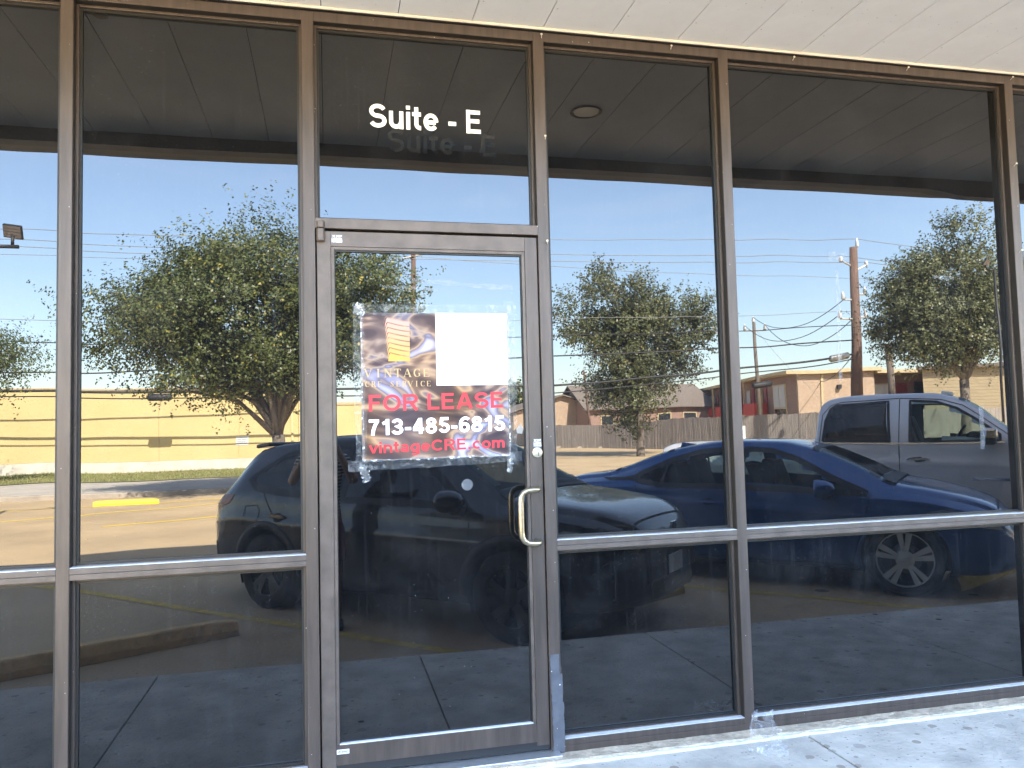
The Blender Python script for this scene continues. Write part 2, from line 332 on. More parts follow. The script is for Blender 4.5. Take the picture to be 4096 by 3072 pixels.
def soup(name, V, mat, parent=None):
    k, c, _ = V.shape; me = bpy.data.meshes.new(name); me.vertices.add(k*c); me.vertices.foreach_set('co', V.reshape(-1).astype(np.float32))
    me.loops.add(k*c); me.loops.foreach_set('vertex_index', np.arange(k*c, dtype=np.int32)); me.polygons.add(k)
    me.polygons.foreach_set('loop_start', np.arange(0, k*c, c, dtype=np.int32)); me.polygons.foreach_set('loop_total', np.full(k, c, dtype=np.int32))
    me.update(calc_edges=True); me.validate(); return link(name, me, mat, parent)
go = soup('verge_grass', V, M['blade']); tag(go, 'short dry green grass along the foot of the yellow wall', 'grass', kind='stuff')

# painted bay lines
def stripe(a, b_, wd, mat, z=LOTZ+.004):
    a, b_ = Vector((*a, 0)), Vector((*b_, 0)); d = (b_-a).normalized(); n = Vector((-d.y, d.x, 0))*wd/2
    o = MB(); k = 24
    vs_ = []
    for i in range(k+1):
        p = a+(b_-a)*i/k; j1 = random.uniform(.9, 1.06); j2 = random.uniform(.9, 1.06)
        vs_ += [p+n*j1+Vector((0,0,z)), p-n*j2+Vector((0,0,z))]
    o.add(vs_, [(2*i, 2*i+1, 2*i+3, 2*i+2) for i in range(k)])
    q = o.build('bay_line', mat, None); q['kind'] = 'structure'; return q
for x in (-8.2, -4.15, -.10, 3.95, 8.0, 12.05):
    stripe((x-4.6+.35, -8.05+.35), (x+1.25, -2.2), .11, M['yellow_line'])
for (a, b_) in (((-11.8,-16.35),(-1.9,-18.1)), ((-10.0,-12.2),(-1.2,-17.4)), ((-4.02,-12.55),(3.4,-16.6)), ((-14.5,-13.2),(-8.1,-16.3))):
    stripe(a, b_, .13, M['yellow_fresh'])

# ================================================================== shop building
shop = empty('shop_building', (1, 5, LOTZ), 'tan shop building with white panelled soffit over the storefront', 'building')
bx('wall', M['parapet'], shop, -12, 14, .135, 9.0, 3.06, 5.3)
bx('dark_backing', M['dark'], shop, -12, 14, .122, .134, -.3, 3.05)  # black sheet put in for the unlit room behind frame and door gaps
bx('side_wall', M['parapet'], shop, -12.3, -12.0, .0, 9.0, -.6, 5.3)
bx('side_wall', M['parapet'], shop, 14.0, 14.3, .0, 9.0, -.6, 5.3)
bx('pier', M['parapet'], shop, -12, -2.765, .0, .12, -.3, 3.016)
bx('pier', M['parapet'], shop, 6.498, 14, .0, .12, -.3, 3.016)
bx('roof', M['parapet'], shop, -12, 14, -1.5, 9.0, 5.31, 5.4)
SOFZ = 3.032
bx('soffit_backing', M['dark'], shop, -12, 14, -1.44, .12, SOFZ+.010, SOFZ+.05)
x = -.010-.3095*36
while x < 13.5:
    me = MB().box(0, .3065, -1.432, -.004, 0, .009)
    o = me.build('soffit_panel', M['soffit'], shop, bevel=.0015); o.location = (x+.0015, 0, SOFZ+random.uniform(-.0008, .0008)); x += .3095
bx('soffit_trim', M['soffit_edge'], shop, -12, 14, -.018, .010, 3.020, 3.0315, bevel=.003)
bx('trim_lip', M['gasket'], shop, -12, 14, -.012, .004, 3.0165, 3.0205)
# inner fascia board, lower bracket at the right, and the shaped parapet that throws the shadow
poly = [(-12, 3.6), (-12, 2.962), (4.20, 2.958), (4.30, 2.944), (4.42, 2.925), (4.52, 2.915), (5.2, 2.905), (14, 2.905), (14, 3.6)]
MB().prism(poly, -1.52, -1.434).build('fascia', M['fascia'], shop)
prof = [(-12, 3.0), (-12, 5.75), (-2.3, 5.75)]
for i in range(13):
    t = i/12; prof.append((-2.2+3.9*t, 5.85+1.0*math.sin(math.pi*(.12+.76*t))**.55))
prof += [(1.8, 6.15), (2.2, 5.75), (14, 5.75), (14, 3.0)]
MB().prism(prof, -1.75, -1.525).build('parapet', M['parapet'], shop)
# recessed soffit light
dl = empty('recessed_downlight', (1.39, -.71, SOFZ), 'round recessed downlight in the soffit, mirrored above the pane beside the door', 'light')
MB().lathe((1.39, -.71, SOFZ), (0,0,-1), [(.088, .004), (.078, .008), (.07, .004), (.068, 0)], 28).build('ring', M['fascia'], dl, True)
MB().lathe((1.39, -.71, SOFZ-.001), (0,0,1), [(.068, -.003), (.03, -.0025), (.0005, -.002)], 28).build('reflector', M['galv'], dl, True)
tag(MB().lathe((-.88, -.10, SOFZ-.002), (0,0,1), [(.03, -.004), (.016, -.006), (.0005, -.006)], 14).build('soffit_cap', M['fascia'], None, True), 'small dark round cap on the soffit above the left pane', 'cap')

# ================================================================== storefront frame
sf = empty('storefront', (1.2, .05, 0), 'bronze aluminium storefront with dark tinted mirror-like panes', 'storefront')
MUL = [(-2.762, -2.718), (-1.862, -1.818), (-.963, -.919), (-.088, -.042), (.874, .921), (1.745, 1.791), (3.310, 3.357), (4.88, 4.925), (6.45, 6.495)]
HB, HT = 2.976, 3.0155
for a, b_ in MUL:
    bx('mullion', M['bronze'], sf, a, b_, 0, .114, -.0135, HT, bevel=.0015)
def bead_ring(x0, x1, z0, z1):
    b = MB(); t = .011; ya, yb = .034, .050
    b.box(x0, x0+t, ya, yb, z0, z1); b.box(x1-t, x1, ya, yb, z0, z1); b.box(x0+t, x1-t, ya, yb, z1-t, z1); b.box(x0+t, x1-t, ya, yb, z0, z0+t*.6)
    b.build('glazing_bead', M['bronze'], sf, bevel=.002)
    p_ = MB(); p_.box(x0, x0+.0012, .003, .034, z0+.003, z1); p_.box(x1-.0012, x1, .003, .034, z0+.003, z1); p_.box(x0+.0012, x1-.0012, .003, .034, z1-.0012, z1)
    p_.build('reveal_shade', M['bronze_shade'], sf)  # added thin liners, their dark colour stands for shade on sides and head
    g = MB(); t2 = .009; ya, yb = .047, .0535
    g.box(x0+t, x0+t+t2, ya, yb, z0, z1-t); g.box(x1-t-t2, x1-t, ya, yb, z0, z1-t); g.box(x0+t+t2, x1-t-t2, ya, yb, z1-t-t2, z1-t); g.box(x0+t+t2, x1-t-t2, ya, yb, z0+t*.5, z0+t*.5+t2)
    g.build('gasket', M['gasket'], sf)
def pane(x0, x1, z0, z1, mat, lab):
    o = bx('glass_pane', mat, sf, x0, x1, .054, .060, z0, z1); o['label'] = lab
    # each pane sits a hair out of true in its pocket
    cx_, cz_ = (x0+x1)/2, (z0+z1)/2; ry, rx = random.uniform(-.0009, .0009), random.uniform(-.0007, .0007)
    for v_ in o.data.vertices: v_.co.y += (v_.co.x-cx_)*ry+(v_.co.z-cz_)*rx
    bead_ring(x0, x1, z0, z1)
names = ['outermost left', 'far left', 'left', 'door', 'first right', 'second right', 'far right', 'outermost right']
for i in range(8):
    x0, x1 = MUL[i][1], MUL[i+1][0]
    bx('header', M['bronze'], sf, x0, x1, .0, .114, HB, HT, bevel=.0015)
    if i == 3:
        bx('transom_bar', M['bronze_light'], sf, x0, x1, 0, .114, 2.130, 2.171, bevel=.0015)
        pane(x0, x1, 2.171, HB, M['glass'], 'transom pane with the suite lettering above the door')
        continue
    # mid rail and sill: two extrusions with an open joint and a pale ledge
    MB().box(x0, x1, 0, .114, .8255, .847).build('rail', M['bronze_light'], sf, bevel=.0012)
    MB().box(x0, x1, .001, .114, .804, .8243).build('rail', M['bronze_light'], sf, bevel=.0012)
    bx('rail_ledge', M['sill_top'], sf, x0, x1, .003, .034, .8465, .849)
    MB().box(x0, x1, 0, .114, .0135, .038).build('sill', M['bronze'], sf, bevel=.0012)
    MB().box(x0, x1, .001, .114, -.0135, .0122).build('sill', M['bronze'], sf, bevel=.0012)
    bx('sill_ledge', M['sill_top'], sf, x0, x1, .003, .034, .0375, .040)
    pane(x0, x1, .847, HB, M['glass'], 'upper tinted pane of the %s bay' % names[i])
    pane(x0, x1, .038, .804, M['glass_low'], 'dusty lower tinted pane of the %s bay' % names[i])
# ================================================================== door
dr = empty('glass_door', (.417, .03, .022), 'bronze framed glass entrance door with a curved pull handle', 'door')
DY0, DY1 = .010, .054
bx('stile', M['bronze_light'], dr, -.0365, .0175, DY0, DY1, .022, 2.121, bevel=.0015)
bx('stile', M['bronze'], dr, .8165, .8695, DY0, DY1, .022, 2.121, bevel=.0015)
bx('top_rail', M['bronze_light'], dr, .0180, .8160, DY0+.0005, DY1, 2.060, 2.121, bevel=.0012)
bx('bottom_rail', M['bronze'], dr, .0180, .8160, DY0+.0005, DY1, .036, .111, bevel=.0012)
bx('sweep', M['gasket'], dr, -.03, .868, DY0+.002, DY1, .004, .036)
for (a, b_, c, d) in ((.0182, .0312, .1112, 2.0598), (.8030, .8158, .1112, 2.0598), (.0312, .8030, 2.0475, 2.0598)):
    bx('glazing_stop', M['bronze_light'], dr, a, b_, DY0+.004, .040, c, d, bevel=.001)
bx('glazing_stop', M['sill_top'], dr, .0312, .8030, DY0+.004, .040, .1112, .1150)
gg = MB(); gg.box(.0312, .0345, .022, .029, .115, 2.0475); gg.box(.7985, .803, .022, .029, .115, 2.0475); gg.box(.0345, .7985, .022, .029, 2.041, 2.0475)
gg.build('gasket', M['gasket'], dr)
DG = .030
o = bx('glass_pane', M['glass_door'], dr, .0312, .8030, DG, DG+.006, .115, 2.0475); o['label'] = 'scuffed dark glass of the entrance door'
# pull handle
hp = [(.838, .012, 1.064), (.838, -.030, 1.064), (.829, -.046, 1.064), (.810, -.052, 1.064), (.785, -.054, 1.062), (.768, -.055, 1.053), (.759, -.055, 1.037), (.757, -.055, 1.015),
      (.757, -.055, .900), (.759, -.055, .876), (.768, -.055, .860), (.785, -.054, .850), (.810, -.052, .847), (.829, -.046, .847), (.838, -.030, .847), (.838, .012, .847)]
MB().tube(hp, .0118, 14).build('pull_handle', M['pull'], dr, True)
lk = MB().lathe((.848, DY0-.001, 1.214), (0,-1,0), [(.0215, -.002), (.0215, .005), (.019, .009), (.0145, .0095), (.014, .012), (.0005, .0125)], 28).build('lock_cylinder', M['brass'], dr, True)
MB().box(.8468, .8492, -.0130, -.0110, 1.200, 1.217).build('keyhole', M['gasket'], lk)
# offset pivot hinge: two faceted barrels
def barrel(z0, z1):
    r_ = .0165; cx = -.0205
    pts = [(cx-r_, .008), (cx-r_, -.004), (cx-r_*.55, -.015), (cx+r_*.55, -.015), (cx+r_, -.004), (cx+r_, .008)]
    return MB().prism(pts, z0, z1, 'z')
barrel(2.1295, 2.157).build('pivot_hinge', M['bronze_light'], dr, bevel=.003)
barrel(2.076, 2.1275).build('pivot_hinge', M['bronze_light'], dr, bevel=.003)
pl = bx('maker_plate', M['sign_white'], dr, .019, .066, DY0-.0012, DY0, .079, .096)
th = bx('threshold', M['alu'], None, -.042, .905, -.052, .10, SWZ, -.002, bevel=.004)
tag(th, 'grey aluminium threshold under the entrance door', 'threshold')

# ------------------------------------------------------------------ lettering
def text_mesh(body, bold=0.0, sp=1.0):
    c = bpy.data.curves.new('t', 'FONT'); c.body = body; c.size = 1; c.offset = bold; c.resolution_u = 4; c.space_character = sp
    o = bpy.data.objects.new('t', c); COL.objects.link(o); dg = bpy.context.evaluated_depsgraph_get(); dg.update()
    me = bpy.data.meshes.new_from_object(o.evaluated_get(dg)); bpy.data.objects.remove(o); bpy.data.curves.remove(c); return me
def lettering(name, body, mat, parent, x0, x1, z0, z1, y, bold=0.0, sp=1.0, thick=.0006, warp=None, mirror=False):
    me = text_mesh(body, bold, sp); n = len(me.vertices); a = np.empty(n*3, np.float32); me.vertices.foreach_get('co', a); a = a.reshape(-1, 3)
    lo, hi = a.min(0), a.max(0); u = (a[:,0]-lo[0])/(hi[0]-lo[0]); v = (a[:,1]-lo[1])/(hi[1]-lo[1])
    if mirror: u = 1-u
    q = np.c_[x0+(x1-x0)*u, np.full(n, y), z0+(z1-z0)*v]
    if warp: q[:,1] = [warp(p[0], p[2]) for p in q]
    me.vertices.foreach_set('co', q.astype(np.float32).reshape(-1)); me.update()
    o = link(name, me, mat, parent)
    return o

# a plain bold grotesque drawn as strokes: paths on a unit cap height, each with its width
def arc_(cx, cz, rx, rz, a0, a1, n=18): return [(cx+rx*math.cos(R(a0+(a1-a0)*i/n)), cz+rz*math.sin(R(a0+(a1-a0)*i/n))) for i in range(n+1)]
SW = .172
GL = {'S': (.80, [arc_(.4,.70,.275,.205,22,270)+arc_(.4,.30,.285,.205,90,-158)]), 'u': (.68, [[(.12,.74)]+arc_(.33,.30,.21,.205,180,360), [(.56,.74),(.56,0)]]), 'i': (.26, [[(.13,0),(.13,.74)],[(.13,.84),(.13,1.0)]]),
 't': (.42, [[(.18,.96),(.18,.27)]+arc_(.36,.25,.18,.16,180,275,8), [(.0,.665),(.38,.665)]]), 'e': (.70, [[(.16,.36),(.56,.36)], arc_(.35,.37,.24,.28,0,322)]), '-': (.40, [[(.03,.36),(.37,.36)]]),
 'E': (.74, [[(.12,0),(.12,1)],[(.12,.905),(.66,.905)],[(.12,.53),(.62,.53)],[(.12,.095),(.68,.095)]]), 'F': (.68, [[(.12,0),(.12,1)],[(.12,.905),(.64,.905)],[(.12,.50),(.56,.50)]]), 'O': (.94, [arc_(.47,.5,.365,.41,0,360,32)]),
 'R': (.86, [[(.12,0),(.12,1)],[(.12,.905),(.50,.905)]+arc_(.50,.70,.215,.205,90,-90,12)+[(.12,.495)], [(.42,.49),(.74,0)]]), 'L': (.68, [[(.12,0),(.12,1)],[(.12,.095),(.64,.095)]]), 'A': (.90, [[(.10,0),(.435,1)],[(.465,1),(.80,0)],[(.22,.30),(.68,.30)]]),
 '7': (.66, [[(.05,.91),(.60,.91)],[(.53,.90),(.38,.62),(.29,.32),(.25,0)]]), '1': (.54, [[(.36,0),(.36,1)],[(.36,.90),(.25,.79),(.09,.71)]]), '3': (.66, [arc_(.31,.71,.21,.20,165,-85)+[(.33,.51)], [(.30,.51)]+arc_(.31,.30,.235,.205,85,-165)]),
 '4': (.68, [[(.45,0),(.45,1)],[(.43,.96),(.10,.34)],[(.03,.285),(.64,.285)]]), '8': (.68, [arc_(.33,.735,.19,.17,0,360,24), arc_(.33,.29,.22,.20,0,360,24)]), '5': (.66, [[(.58,.91),(.20,.91),(.14,.52)], arc_(.33,.325,.225,.225,135,-165)]),
 '6': (.68, [arc_(.34,.32,.215,.225,0,360,24), arc_(.40,.52,.28,.385,48,192)]), 'v': (.62, [[(.07,.74),(.31,.03)],[(.31,.03),(.55,.74)]]), 'n': (.68, [[(.12,0),(.12,.74)], arc_(.34,.43,.22,.215,170,0)+[(.56,0)]]),
 'a': (.66, [arc_(.31,.45,.20,.20,160,0)+[(.51,0)], arc_(.31,.215,.20,.125,0,360,20)]), 'g': (.70, [arc_(.33,.37,.22,.28,0,360,24), [(.56,.74),(.56,-.08)]+arc_(.34,-.08,.22,.15,0,-158)]), 'C': (.88, [arc_(.47,.5,.365,.41,42,318)]),
 '.': (.30, [[(.15,0),(.15,.2)]]), 'c': (.64, [arc_(.36,.37,.24,.28,48,312)]), 'o': (.70, [arc_(.35,.37,.24,.28,0,360,26)]), 'm': (1.02, [[(.12,0),(.12,.74)], arc_(.31,.45,.19,.195,165,0)+[(.50,0)], arc_(.69,.45,.19,.195,180,0)+[(.88,0)]]), ' ': (.30, [])}
def grotesque(word, mat, parent, x0, x1, z0, z1, yf, sl=0.0, sw=SW, name='letter', gap=.045):
    tot = sum(GL[c][0]+gap for c in word)-gap; sx = (x1-x0)/tot; sz = z1-z0; cur = 0; lev = 0
    for ch in word:
        adv, paths = GL[ch]; b = MB()
        for P in paths:
            n = len(P); closed = n > 4 and math.hypot(P[0][0]-P[-1][0], P[0][1]-P[-1][1]) < 1e-6; vs_ = []; lev += 1
            for i in range(n):
                a = P[i-1] if i else (P[-2] if closed else None); c = P[i+1] if i < n-1 else (P[1] if closed else None); p = P[i]
                d1 = Vector((p[0]-a[0], p[1]-a[1])).normalized() if a else None; d2 = Vector((c[0]-p[0], c[1]-p[1])).normalized() if c else None
                d = ((d1+d2) if (d1 and d2) else (d1 or d2)).normalized(); k = 1/max(.5, d.dot(d1 or d2)); nn = Vector((-d.y, d.x))*sw*.5*k
                for sg_ in (1, -1):
                    X = x0+(cur+p[0]+sg_*nn.x)*sx; Z = z0+(p[1]+sg_*nn.y)*sz; Z += sl*(X-(x0+x1)/2); vs_.append((X, yf(X, Z)-.00012*(lev % 4), Z))
            b.add(vs_, [(2*i, 2*i+1, 2*i+3, 2*i+2) for i in range(n-1)])
        if paths: b.build(name, mat, parent, fix=False)
        cur += adv+gap
su = empty('suite_lettering', (.41, .053, 2.57), 'white vinyl lettering reading Suite - E on the transom glass', 'lettering')
grotesque('Suite - E', M['white'], su, .176, .654, 2.572, 2.674, lambda x, z: .0532)
gh_ = empty('lettering_ghost', (.48, .053, 2.47), 'faint ghost of the suite lettering lower on the transom glass', 'lettering')
grotesque('Suite - E', M['ghost'], gh_, .250, .716, 2.474, 2.574, lambda x, z: .0536)
lettering('lettering', 'VISTAWALL', M['gasket'], pl, .022, .063, .083, .0925, DY0-.0016, bold=.02)
# locksmith stickers
def sticker(lab, x0, z0, w_, h_, y):
    e = empty('locksmith_sticker', (x0, y, z0), lab, 'sticker')
    bx('backing', M['sticker'], e, x0, x0+w_, y-.0006, y, z0, z0+h_)
    lettering('lettering', '24/7', M['panel_white'], e, x0+w_*.42, x0+w_*.92, z0+h_*.66, z0+h_*.92, y-.0012, bold=.03)
    lettering('lettering', 'Locksmith', M['panel_white'], e, x0+w_*.06, x0+w_*.92, z0+h_*.36, z0+h_*.60, y-.0012, bold=.03)
    bx('rule', M['panel_white'], e, x0+w_*.02, x0+w_*.97, y-.0012, y-.0007, z0+h_*.28, z0+h_*.31)
    lettering('lettering', '713-776-0469', M['panel_white'], e, x0+w_*.04, x0+w_*.95, z0+h_*.04, z0+h_*.22, y-.0012, bold=.03)
    k = MB(); c = Vector((x0+w_*.24, y-.001, z0+h_*.79)); r_ = h_*.17
    for sgn in (1, -1):
        k.obox(c, (r_*.75, 0, sgn*r_*.75), (0, .0003, 0), (-sgn*r_*.16, 0, r_*.16))
    k.build('key_emblem', M['panel_white'], e)
sticker('small black locksmith sticker at the top corner of the door', .0195, 2.0735, .046, .034, DY0-.0002)
sticker('small black locksmith sticker just above the lock cylinder', .8315, 1.2365, .036, .034, DY0-.0005)

# ------------------------------------------------------------------ lease sign taped to the door
sg = empty('lease_sign', (.43, .026, 1.2), 'square banner reading FOR LEASE with phone number taped to the door glass', 'sign')
def wav(x, z): return .0255-.0022*(math.sin(9*x+14*z)+.6*math.sin(23*x-11*z))*.5-.0006
nx, nz_ = 44, 44; vs_ = []; fs = []
for i in range(nx+1):
    for j in range(nz_+1):
        x = .131+.602*i/nx; z = 1.203+.593*j/nz_; vs_.append((x, wav(x, z), z))
fs = [(i*(nz_+1)+j, (i+1)*(nz_+1)+j, (i+1)*(nz_+1)+j+1, i*(nz_+1)+j+1) for i in range(nx) for j in range(nz_)]
satin = mk('printed_satin_banner', (.1, .08, .07), rough=.6, spec=.3); N, K, b = nodes(satin)
c = N.new('ShaderNodeTexCoord'); q = N.new('ShaderNodeMapping'); q.inputs['Rotation'].default_value = (0, R(-28), 0); q.inputs['Scale'].default_value = (2.4, 1, 5.2); K(c.outputs['Object'], q.inputs[0])
n1 = N.new('ShaderNodeTexNoise'); n1.inputs['Scale'].default_value = 1.5; n1.inputs['Detail'].default_value = 2.2; n1.inputs['Roughness'].default_value = .4; n1.inputs['Distortion'].default_value = 1.7; K(q.outputs[0], n1.inputs[0])
rp = N.new('ShaderNodeValToRGB'); e = rp.color_ramp.elements; e[0].position = .30; e[0].color = (.035, .022, .024, 1); e[1].position = .74; e[1].color = (.50, .50, .60, 1)
for p_, c_ in ((.42, (.075, .048, .042)), (.49, (.17, .11, .08)), (.545, (.40, .28, .17)), (.60, (.15, .125, .14)), (.66, (.30, .29, .38))):
    el = e.new(p_); el.color = (*c_, 1)
K(n1.outputs[0], rp.inputs[0])
n2 = N.new('ShaderNodeTexNoise'); n2.inputs['Scale'].default_value = 2.6; K(c.outputs['Object'], n2.inputs[0])
warm = N.new('ShaderNodeMix'); warm.data_type = 'RGBA'; warm.blend_type = 'MULTIPLY'; warm.inputs['Factor'].default_value = 1.0
r3 = N.new('ShaderNodeValToRGB'); r3.color_ramp.elements[0].position = .4; r3.color_ramp.elements[0].color = (.78, .80, 1.0, 1); r3.color_ramp.elements[1].position = .6; r3.color_ramp.elements[1].color = (1.0, .82, .58, 1); K(n2.outputs[0], r3.inputs[0])
K(rp.outputs[0], warm.inputs['A']); K(r3.outputs[0], warm.inputs['B']); K(warm.outputs['Result'], b.inputs['Base Color'])
MB().add(vs_, fs).build('banner_sheet', satin, sg, True, fix=True)
def wof(d): return lambda x, z: wav(x, z)-d
def patch(name, mat, x0, x1, z0, z1, d, parent, n=12):
    vs_ = [(x0+(x1-x0)*i/n, wav(x0+(x1-x0)*i/n, z0+(z1-z0)*j/n)-d, z0+(z1-z0)*j/n) for i in range(n+1) for j in range(n+1)]
    fs = [(i*(n+1)+j, (i+1)*(n+1)+j, (i+1)*(n+1)+j+1, i*(n+1)+j+1) for i in range(n) for j in range(n)]
    return MB().add(vs_, fs).build(name, mat, parent, True)
patch('white_panel', M['panel_white'], .434, .733, 1.4985, 1.797, .0010, sg)
grotesque('FOR LEASE', M['red_print'], sg, .157, .714, 1.400, 1.467, wof(.0012), sl=.012)
grotesque('713-485-6815', M['panel_white'], sg, .155, .717, 1.304, 1.368, wof(.0012), sl=.012, sw=.19)
grotesque('vintageCRE.com', M['red_print'], sg, .158, .716, 1.233, 1.278, wof(.0012), sl=.015)
# serif lettering drawn as strokes: (x, z) polylines on a unit cell with a width each
TH, TN = .17, .055
SER = {'V': [((0.02,1),(.46,0),TH),((.46,0),(.90,1),TN)], 'I': [((.5,0),(.5,1),TH)], 'N': [((.1,0),(.1,1),TN),((.1,1),(.9,0),TH),((.9,0),(.9,1),TN)],
       'T': [((.5,0),(.5,1),TH),((.05,.97),(.95,.97),TN),((.07,.97),(.07,.78),TN),((.93,.97),(.93,.78),TN)], 'A': [((.05,0),(.5,1),TN),((.5,1),(.93,0),TH),((.22,.34),(.75,.34),TN)],
       'G': [((.88,.80),(.68,.97),TN),((.68,.97),(.35,.95),TN),((.35,.95),(.13,.68),TH),((.13,.68),(.13,.32),TH),((.13,.32),(.35,.05),TH),((.35,.05),(.65,.03),TN),((.65,.03),(.86,.15),TN),((.86,0.1),(.86,.45),TH),((.66,.45),(.99,.45),TN),((.88,.98),(.88,.72),TN)],
       'E': [((.2,0),(.2,1),TH),((.2,.97),(.85,.97),TN),((.2,.5),(.65,.5),TN),((.2,.03),(.88,.03),TN),((.85,.97),(.85,.78),TN),((.88,.03),(.88,.24),TN)],
       'C': [((.88,.80),(.68,.97),TN),((.68,.97),(.35,.95),TN),((.35,.95),(.13,.68),TH),((.13,.68),(.13,.32),TH),((.13,.32),(.35,.05),TH),((.35,.05),(.68,.03),TN),((.68,.03),(.9,.2),TN),((.88,.98),(.88,.72),TN)],
       'R': [((.2,0),(.2,1),TH),((.2,.97),(.6,.97),TN),((.6,.97),(.78,.8),TH),((.78,.8),(.6,.52),TH),((.6,.52),(.2,.52),TN),((.5,.52),(.92,0),TH)],
       'S': [((.8,.82),(.55,.97),TN),((.55,.97),(.25,.85),TN),((.25,.85),(.28,.62),TH),((.28,.62),(.72,.40),TH),((.72,.40),(.74,.18),TH),((.74,.18),(.45,.03),TN),((.45,.03),(.18,.2),TN),((.8,.98),(.8,.74),TN),((.18,.02),(.18,.28),TN)]}
def serif(word, x0, x1, z0, z1, mat, parent):
    b = MB(); n = len(word); cw = (x1-x0)/n; lw = cw*.72; h = z1-z0
    for i, ch in enumerate(word):
        if ch not in SER: continue
        for (p, q_, t) in SER[ch]:
            a = Vector((x0+i*cw+p[0]*lw, 0, z0+p[1]*h)); d = Vector((x0+i*cw+q_[0]*lw, 0, z0+q_[1]*h)); dd = (d-a).normalized(); nn = Vector((-dd.z, 0, dd.x))*t*h*.5
            pts = [a+nn, a-nn, d-nn, d+nn]
            for k in pts: k.y = wav(k.x, k.z)-.0012
            b.quad(*pts)
        if ch in 'VINAR T'.replace(' ', ''):        # foot and head serifs
            for (p, q_, t) in SER[ch]:
                for e_ in (p, q_):
                    if e_[1] in (0, 1) and not (ch == 'V' and e_[1] == 0) and not (ch == 'A' and e_[1] == 1):
                        cx = x0+i*cw+e_[0]*lw; cz = z0+e_[1]*h
                        pts = [Vector((cx-h*.16, 0, cz-h*.025)), Vector((cx+h*.16, 0, cz-h*.025)), Vector((cx+h*.16, 0, cz+h*.025)), Vector((cx-h*.16, 0, cz+h*.025))]
                        for k in pts: k.y = wav(k.x, k.z)-.0013
                        b.quad(*pts)
    return b.build('lettering', mat, parent, fix=False)
serif('VINTAGE', .146, .418, 1.535, 1.568, M['cream_print'], sg)
serif('CRE SERVICE', .146, .418, 1.496, 1.518, M['cream_print'], sg)
# emblem: a column of stacked slabs, each with its left corner curling up
def crv(t): return .020*(1-t)**1.5*(1 if t > .10 else 1-((.10-t)/.10)**2*1.5)
for k in range(8):
    b = MB(); n = 22; p_ = .0205; xl = .240-.0016*k
    if k == 7: p_ = .0205
    for i in range(n):
        qd = []
        for t, top in ((i/n, 0), ((i+1)/n, 0), ((i+1)/n, 1), (i/n, 1)):
            x = xl+(.327-xl)*t; z = 1.599+.0205*k+crv(t)*(0 if (k == 0 and not top) else 1)+(.0160 if top else (.0 if k else 0)); qd.append(Vector((x, wav(x, z)-.0012, z)))
        b.quad(*qd)
    # hairline above each slab
    for i in range(n):
        qd = []
        for t, top in ((i/n, 0), ((i+1)/n, 0), ((i+1)/n, 1), (i/n, 1)):
            x = xl-.006+(.327-xl+.006)*t; z = 1.599+.0205*k+crv(t)*1.12+.0175+(.0013 if top else 0); qd.append(Vector((x, wav(x, z)-.0013, z)))
        b.quad(*qd)
    gm = mk('gold_print_%d' % k, (.52-.01*k, .28-.004*k, .045+.022*k), rough=.45)
    b.build('emblem_slab', gm, sg, fix=False)

# strips of clear tape round the banner
def strip(name, mat, pts, wd, y, lab, cat, n=14, rag=.15):
    a, d = Vector((pts[0][0], 0, pts[0][1])), Vector((pts[1][0], 0, pts[1][1])); dd = (d-a).normalized(); nn = Vector((-dd.z, 0, dd.x))
    vs_ = []
    for i in range(n+1):
        p = a+(d-a)*i/n; h1 = wd/2*(1+random.uniform(-rag, rag)); h2 = wd/2*(1+random.uniform(-rag, rag)); yy = y-random.uniform(0, .0012)
        vs_ += [(p.x+nn.x*h1, yy, p.z+nn.z*h1), (p.x-nn.x*h2, yy, p.z-nn.z*h2)]
    o = MB().add(vs_, [(2*i, 2*i+1, 2*i+3, 2*i+2) for i in range(n)]).build(name, mat, None)
    return tag(o, lab, cat)
YT = .0215
strip('clear_tape', M['tape'], ((.105, 1.806), (.775, 1.812)), .045, YT, 'clear tape strip along the top edge of the lease banner', 'tape')
strip('clear_tape', M['tape'], ((.128, 1.165), (.122, 1.835)), .046, YT-.0006, 'clear tape strip down the left edge of the lease banner', 'tape')
strip('clear_tape', M['tape'], ((.745, 1.165), (.744, 1.850)), .046, YT-.0009, 'clear tape strip down the right edge of the lease banner', 'tape')
strip('clear_tape', M['tape'], ((.075, 1.178), (.785, 1.200)), .040, YT-.0012, 'clear tape strip along the bottom edge of the lease banner', 'tape')
strip('tape_flap', M['tape_crease'], ((.130, 1.185), (.150, 1.118)), .030, YT-.003, 'crumpled loose tape end under the lower left banner corner', 'tape', rag=.5)
strip('tape_flap', M['tape_crease'], ((.735, 1.195), (.730, 1.135)), .022, YT-.003, 'crumpled loose tape end under the lower right banner corner', 'tape', rag=.5)
strip('tape_flap', M['tape_crease'], ((.108, 1.815), (.150, 1.800)), .034, YT-.003, 'wrinkled tape knot on the upper left banner corner', 'tape', rag=.6)
strip('tape_edge', M['tape_crease'], ((.136, 1.20), (.133, 1.80)), .007, YT-.002, 'white creased fold down the left banner edge', 'tape', n=40, rag=.7)
strip('tape_edge', M['tape_crease'], ((.13, 1.201), (.735, 1.206)), .007, YT-.002, 'white creased fold along the bottom banner edge', 'tape', n=40, rag=.7)
strip('tape_edge', M['tape_crease'], ((.735, 1.21), (.738, 1.79)), .005, YT-.002, 'white creased fold down the right banner edge', 'tape', n=40, rag=.7)
strip('tape_residue', M['residue'], ((.34, 1.932), (.765, 1.906)), .020, .0293, 'long curved smear of old tape glue above the banner', 'residue', rag=.35)
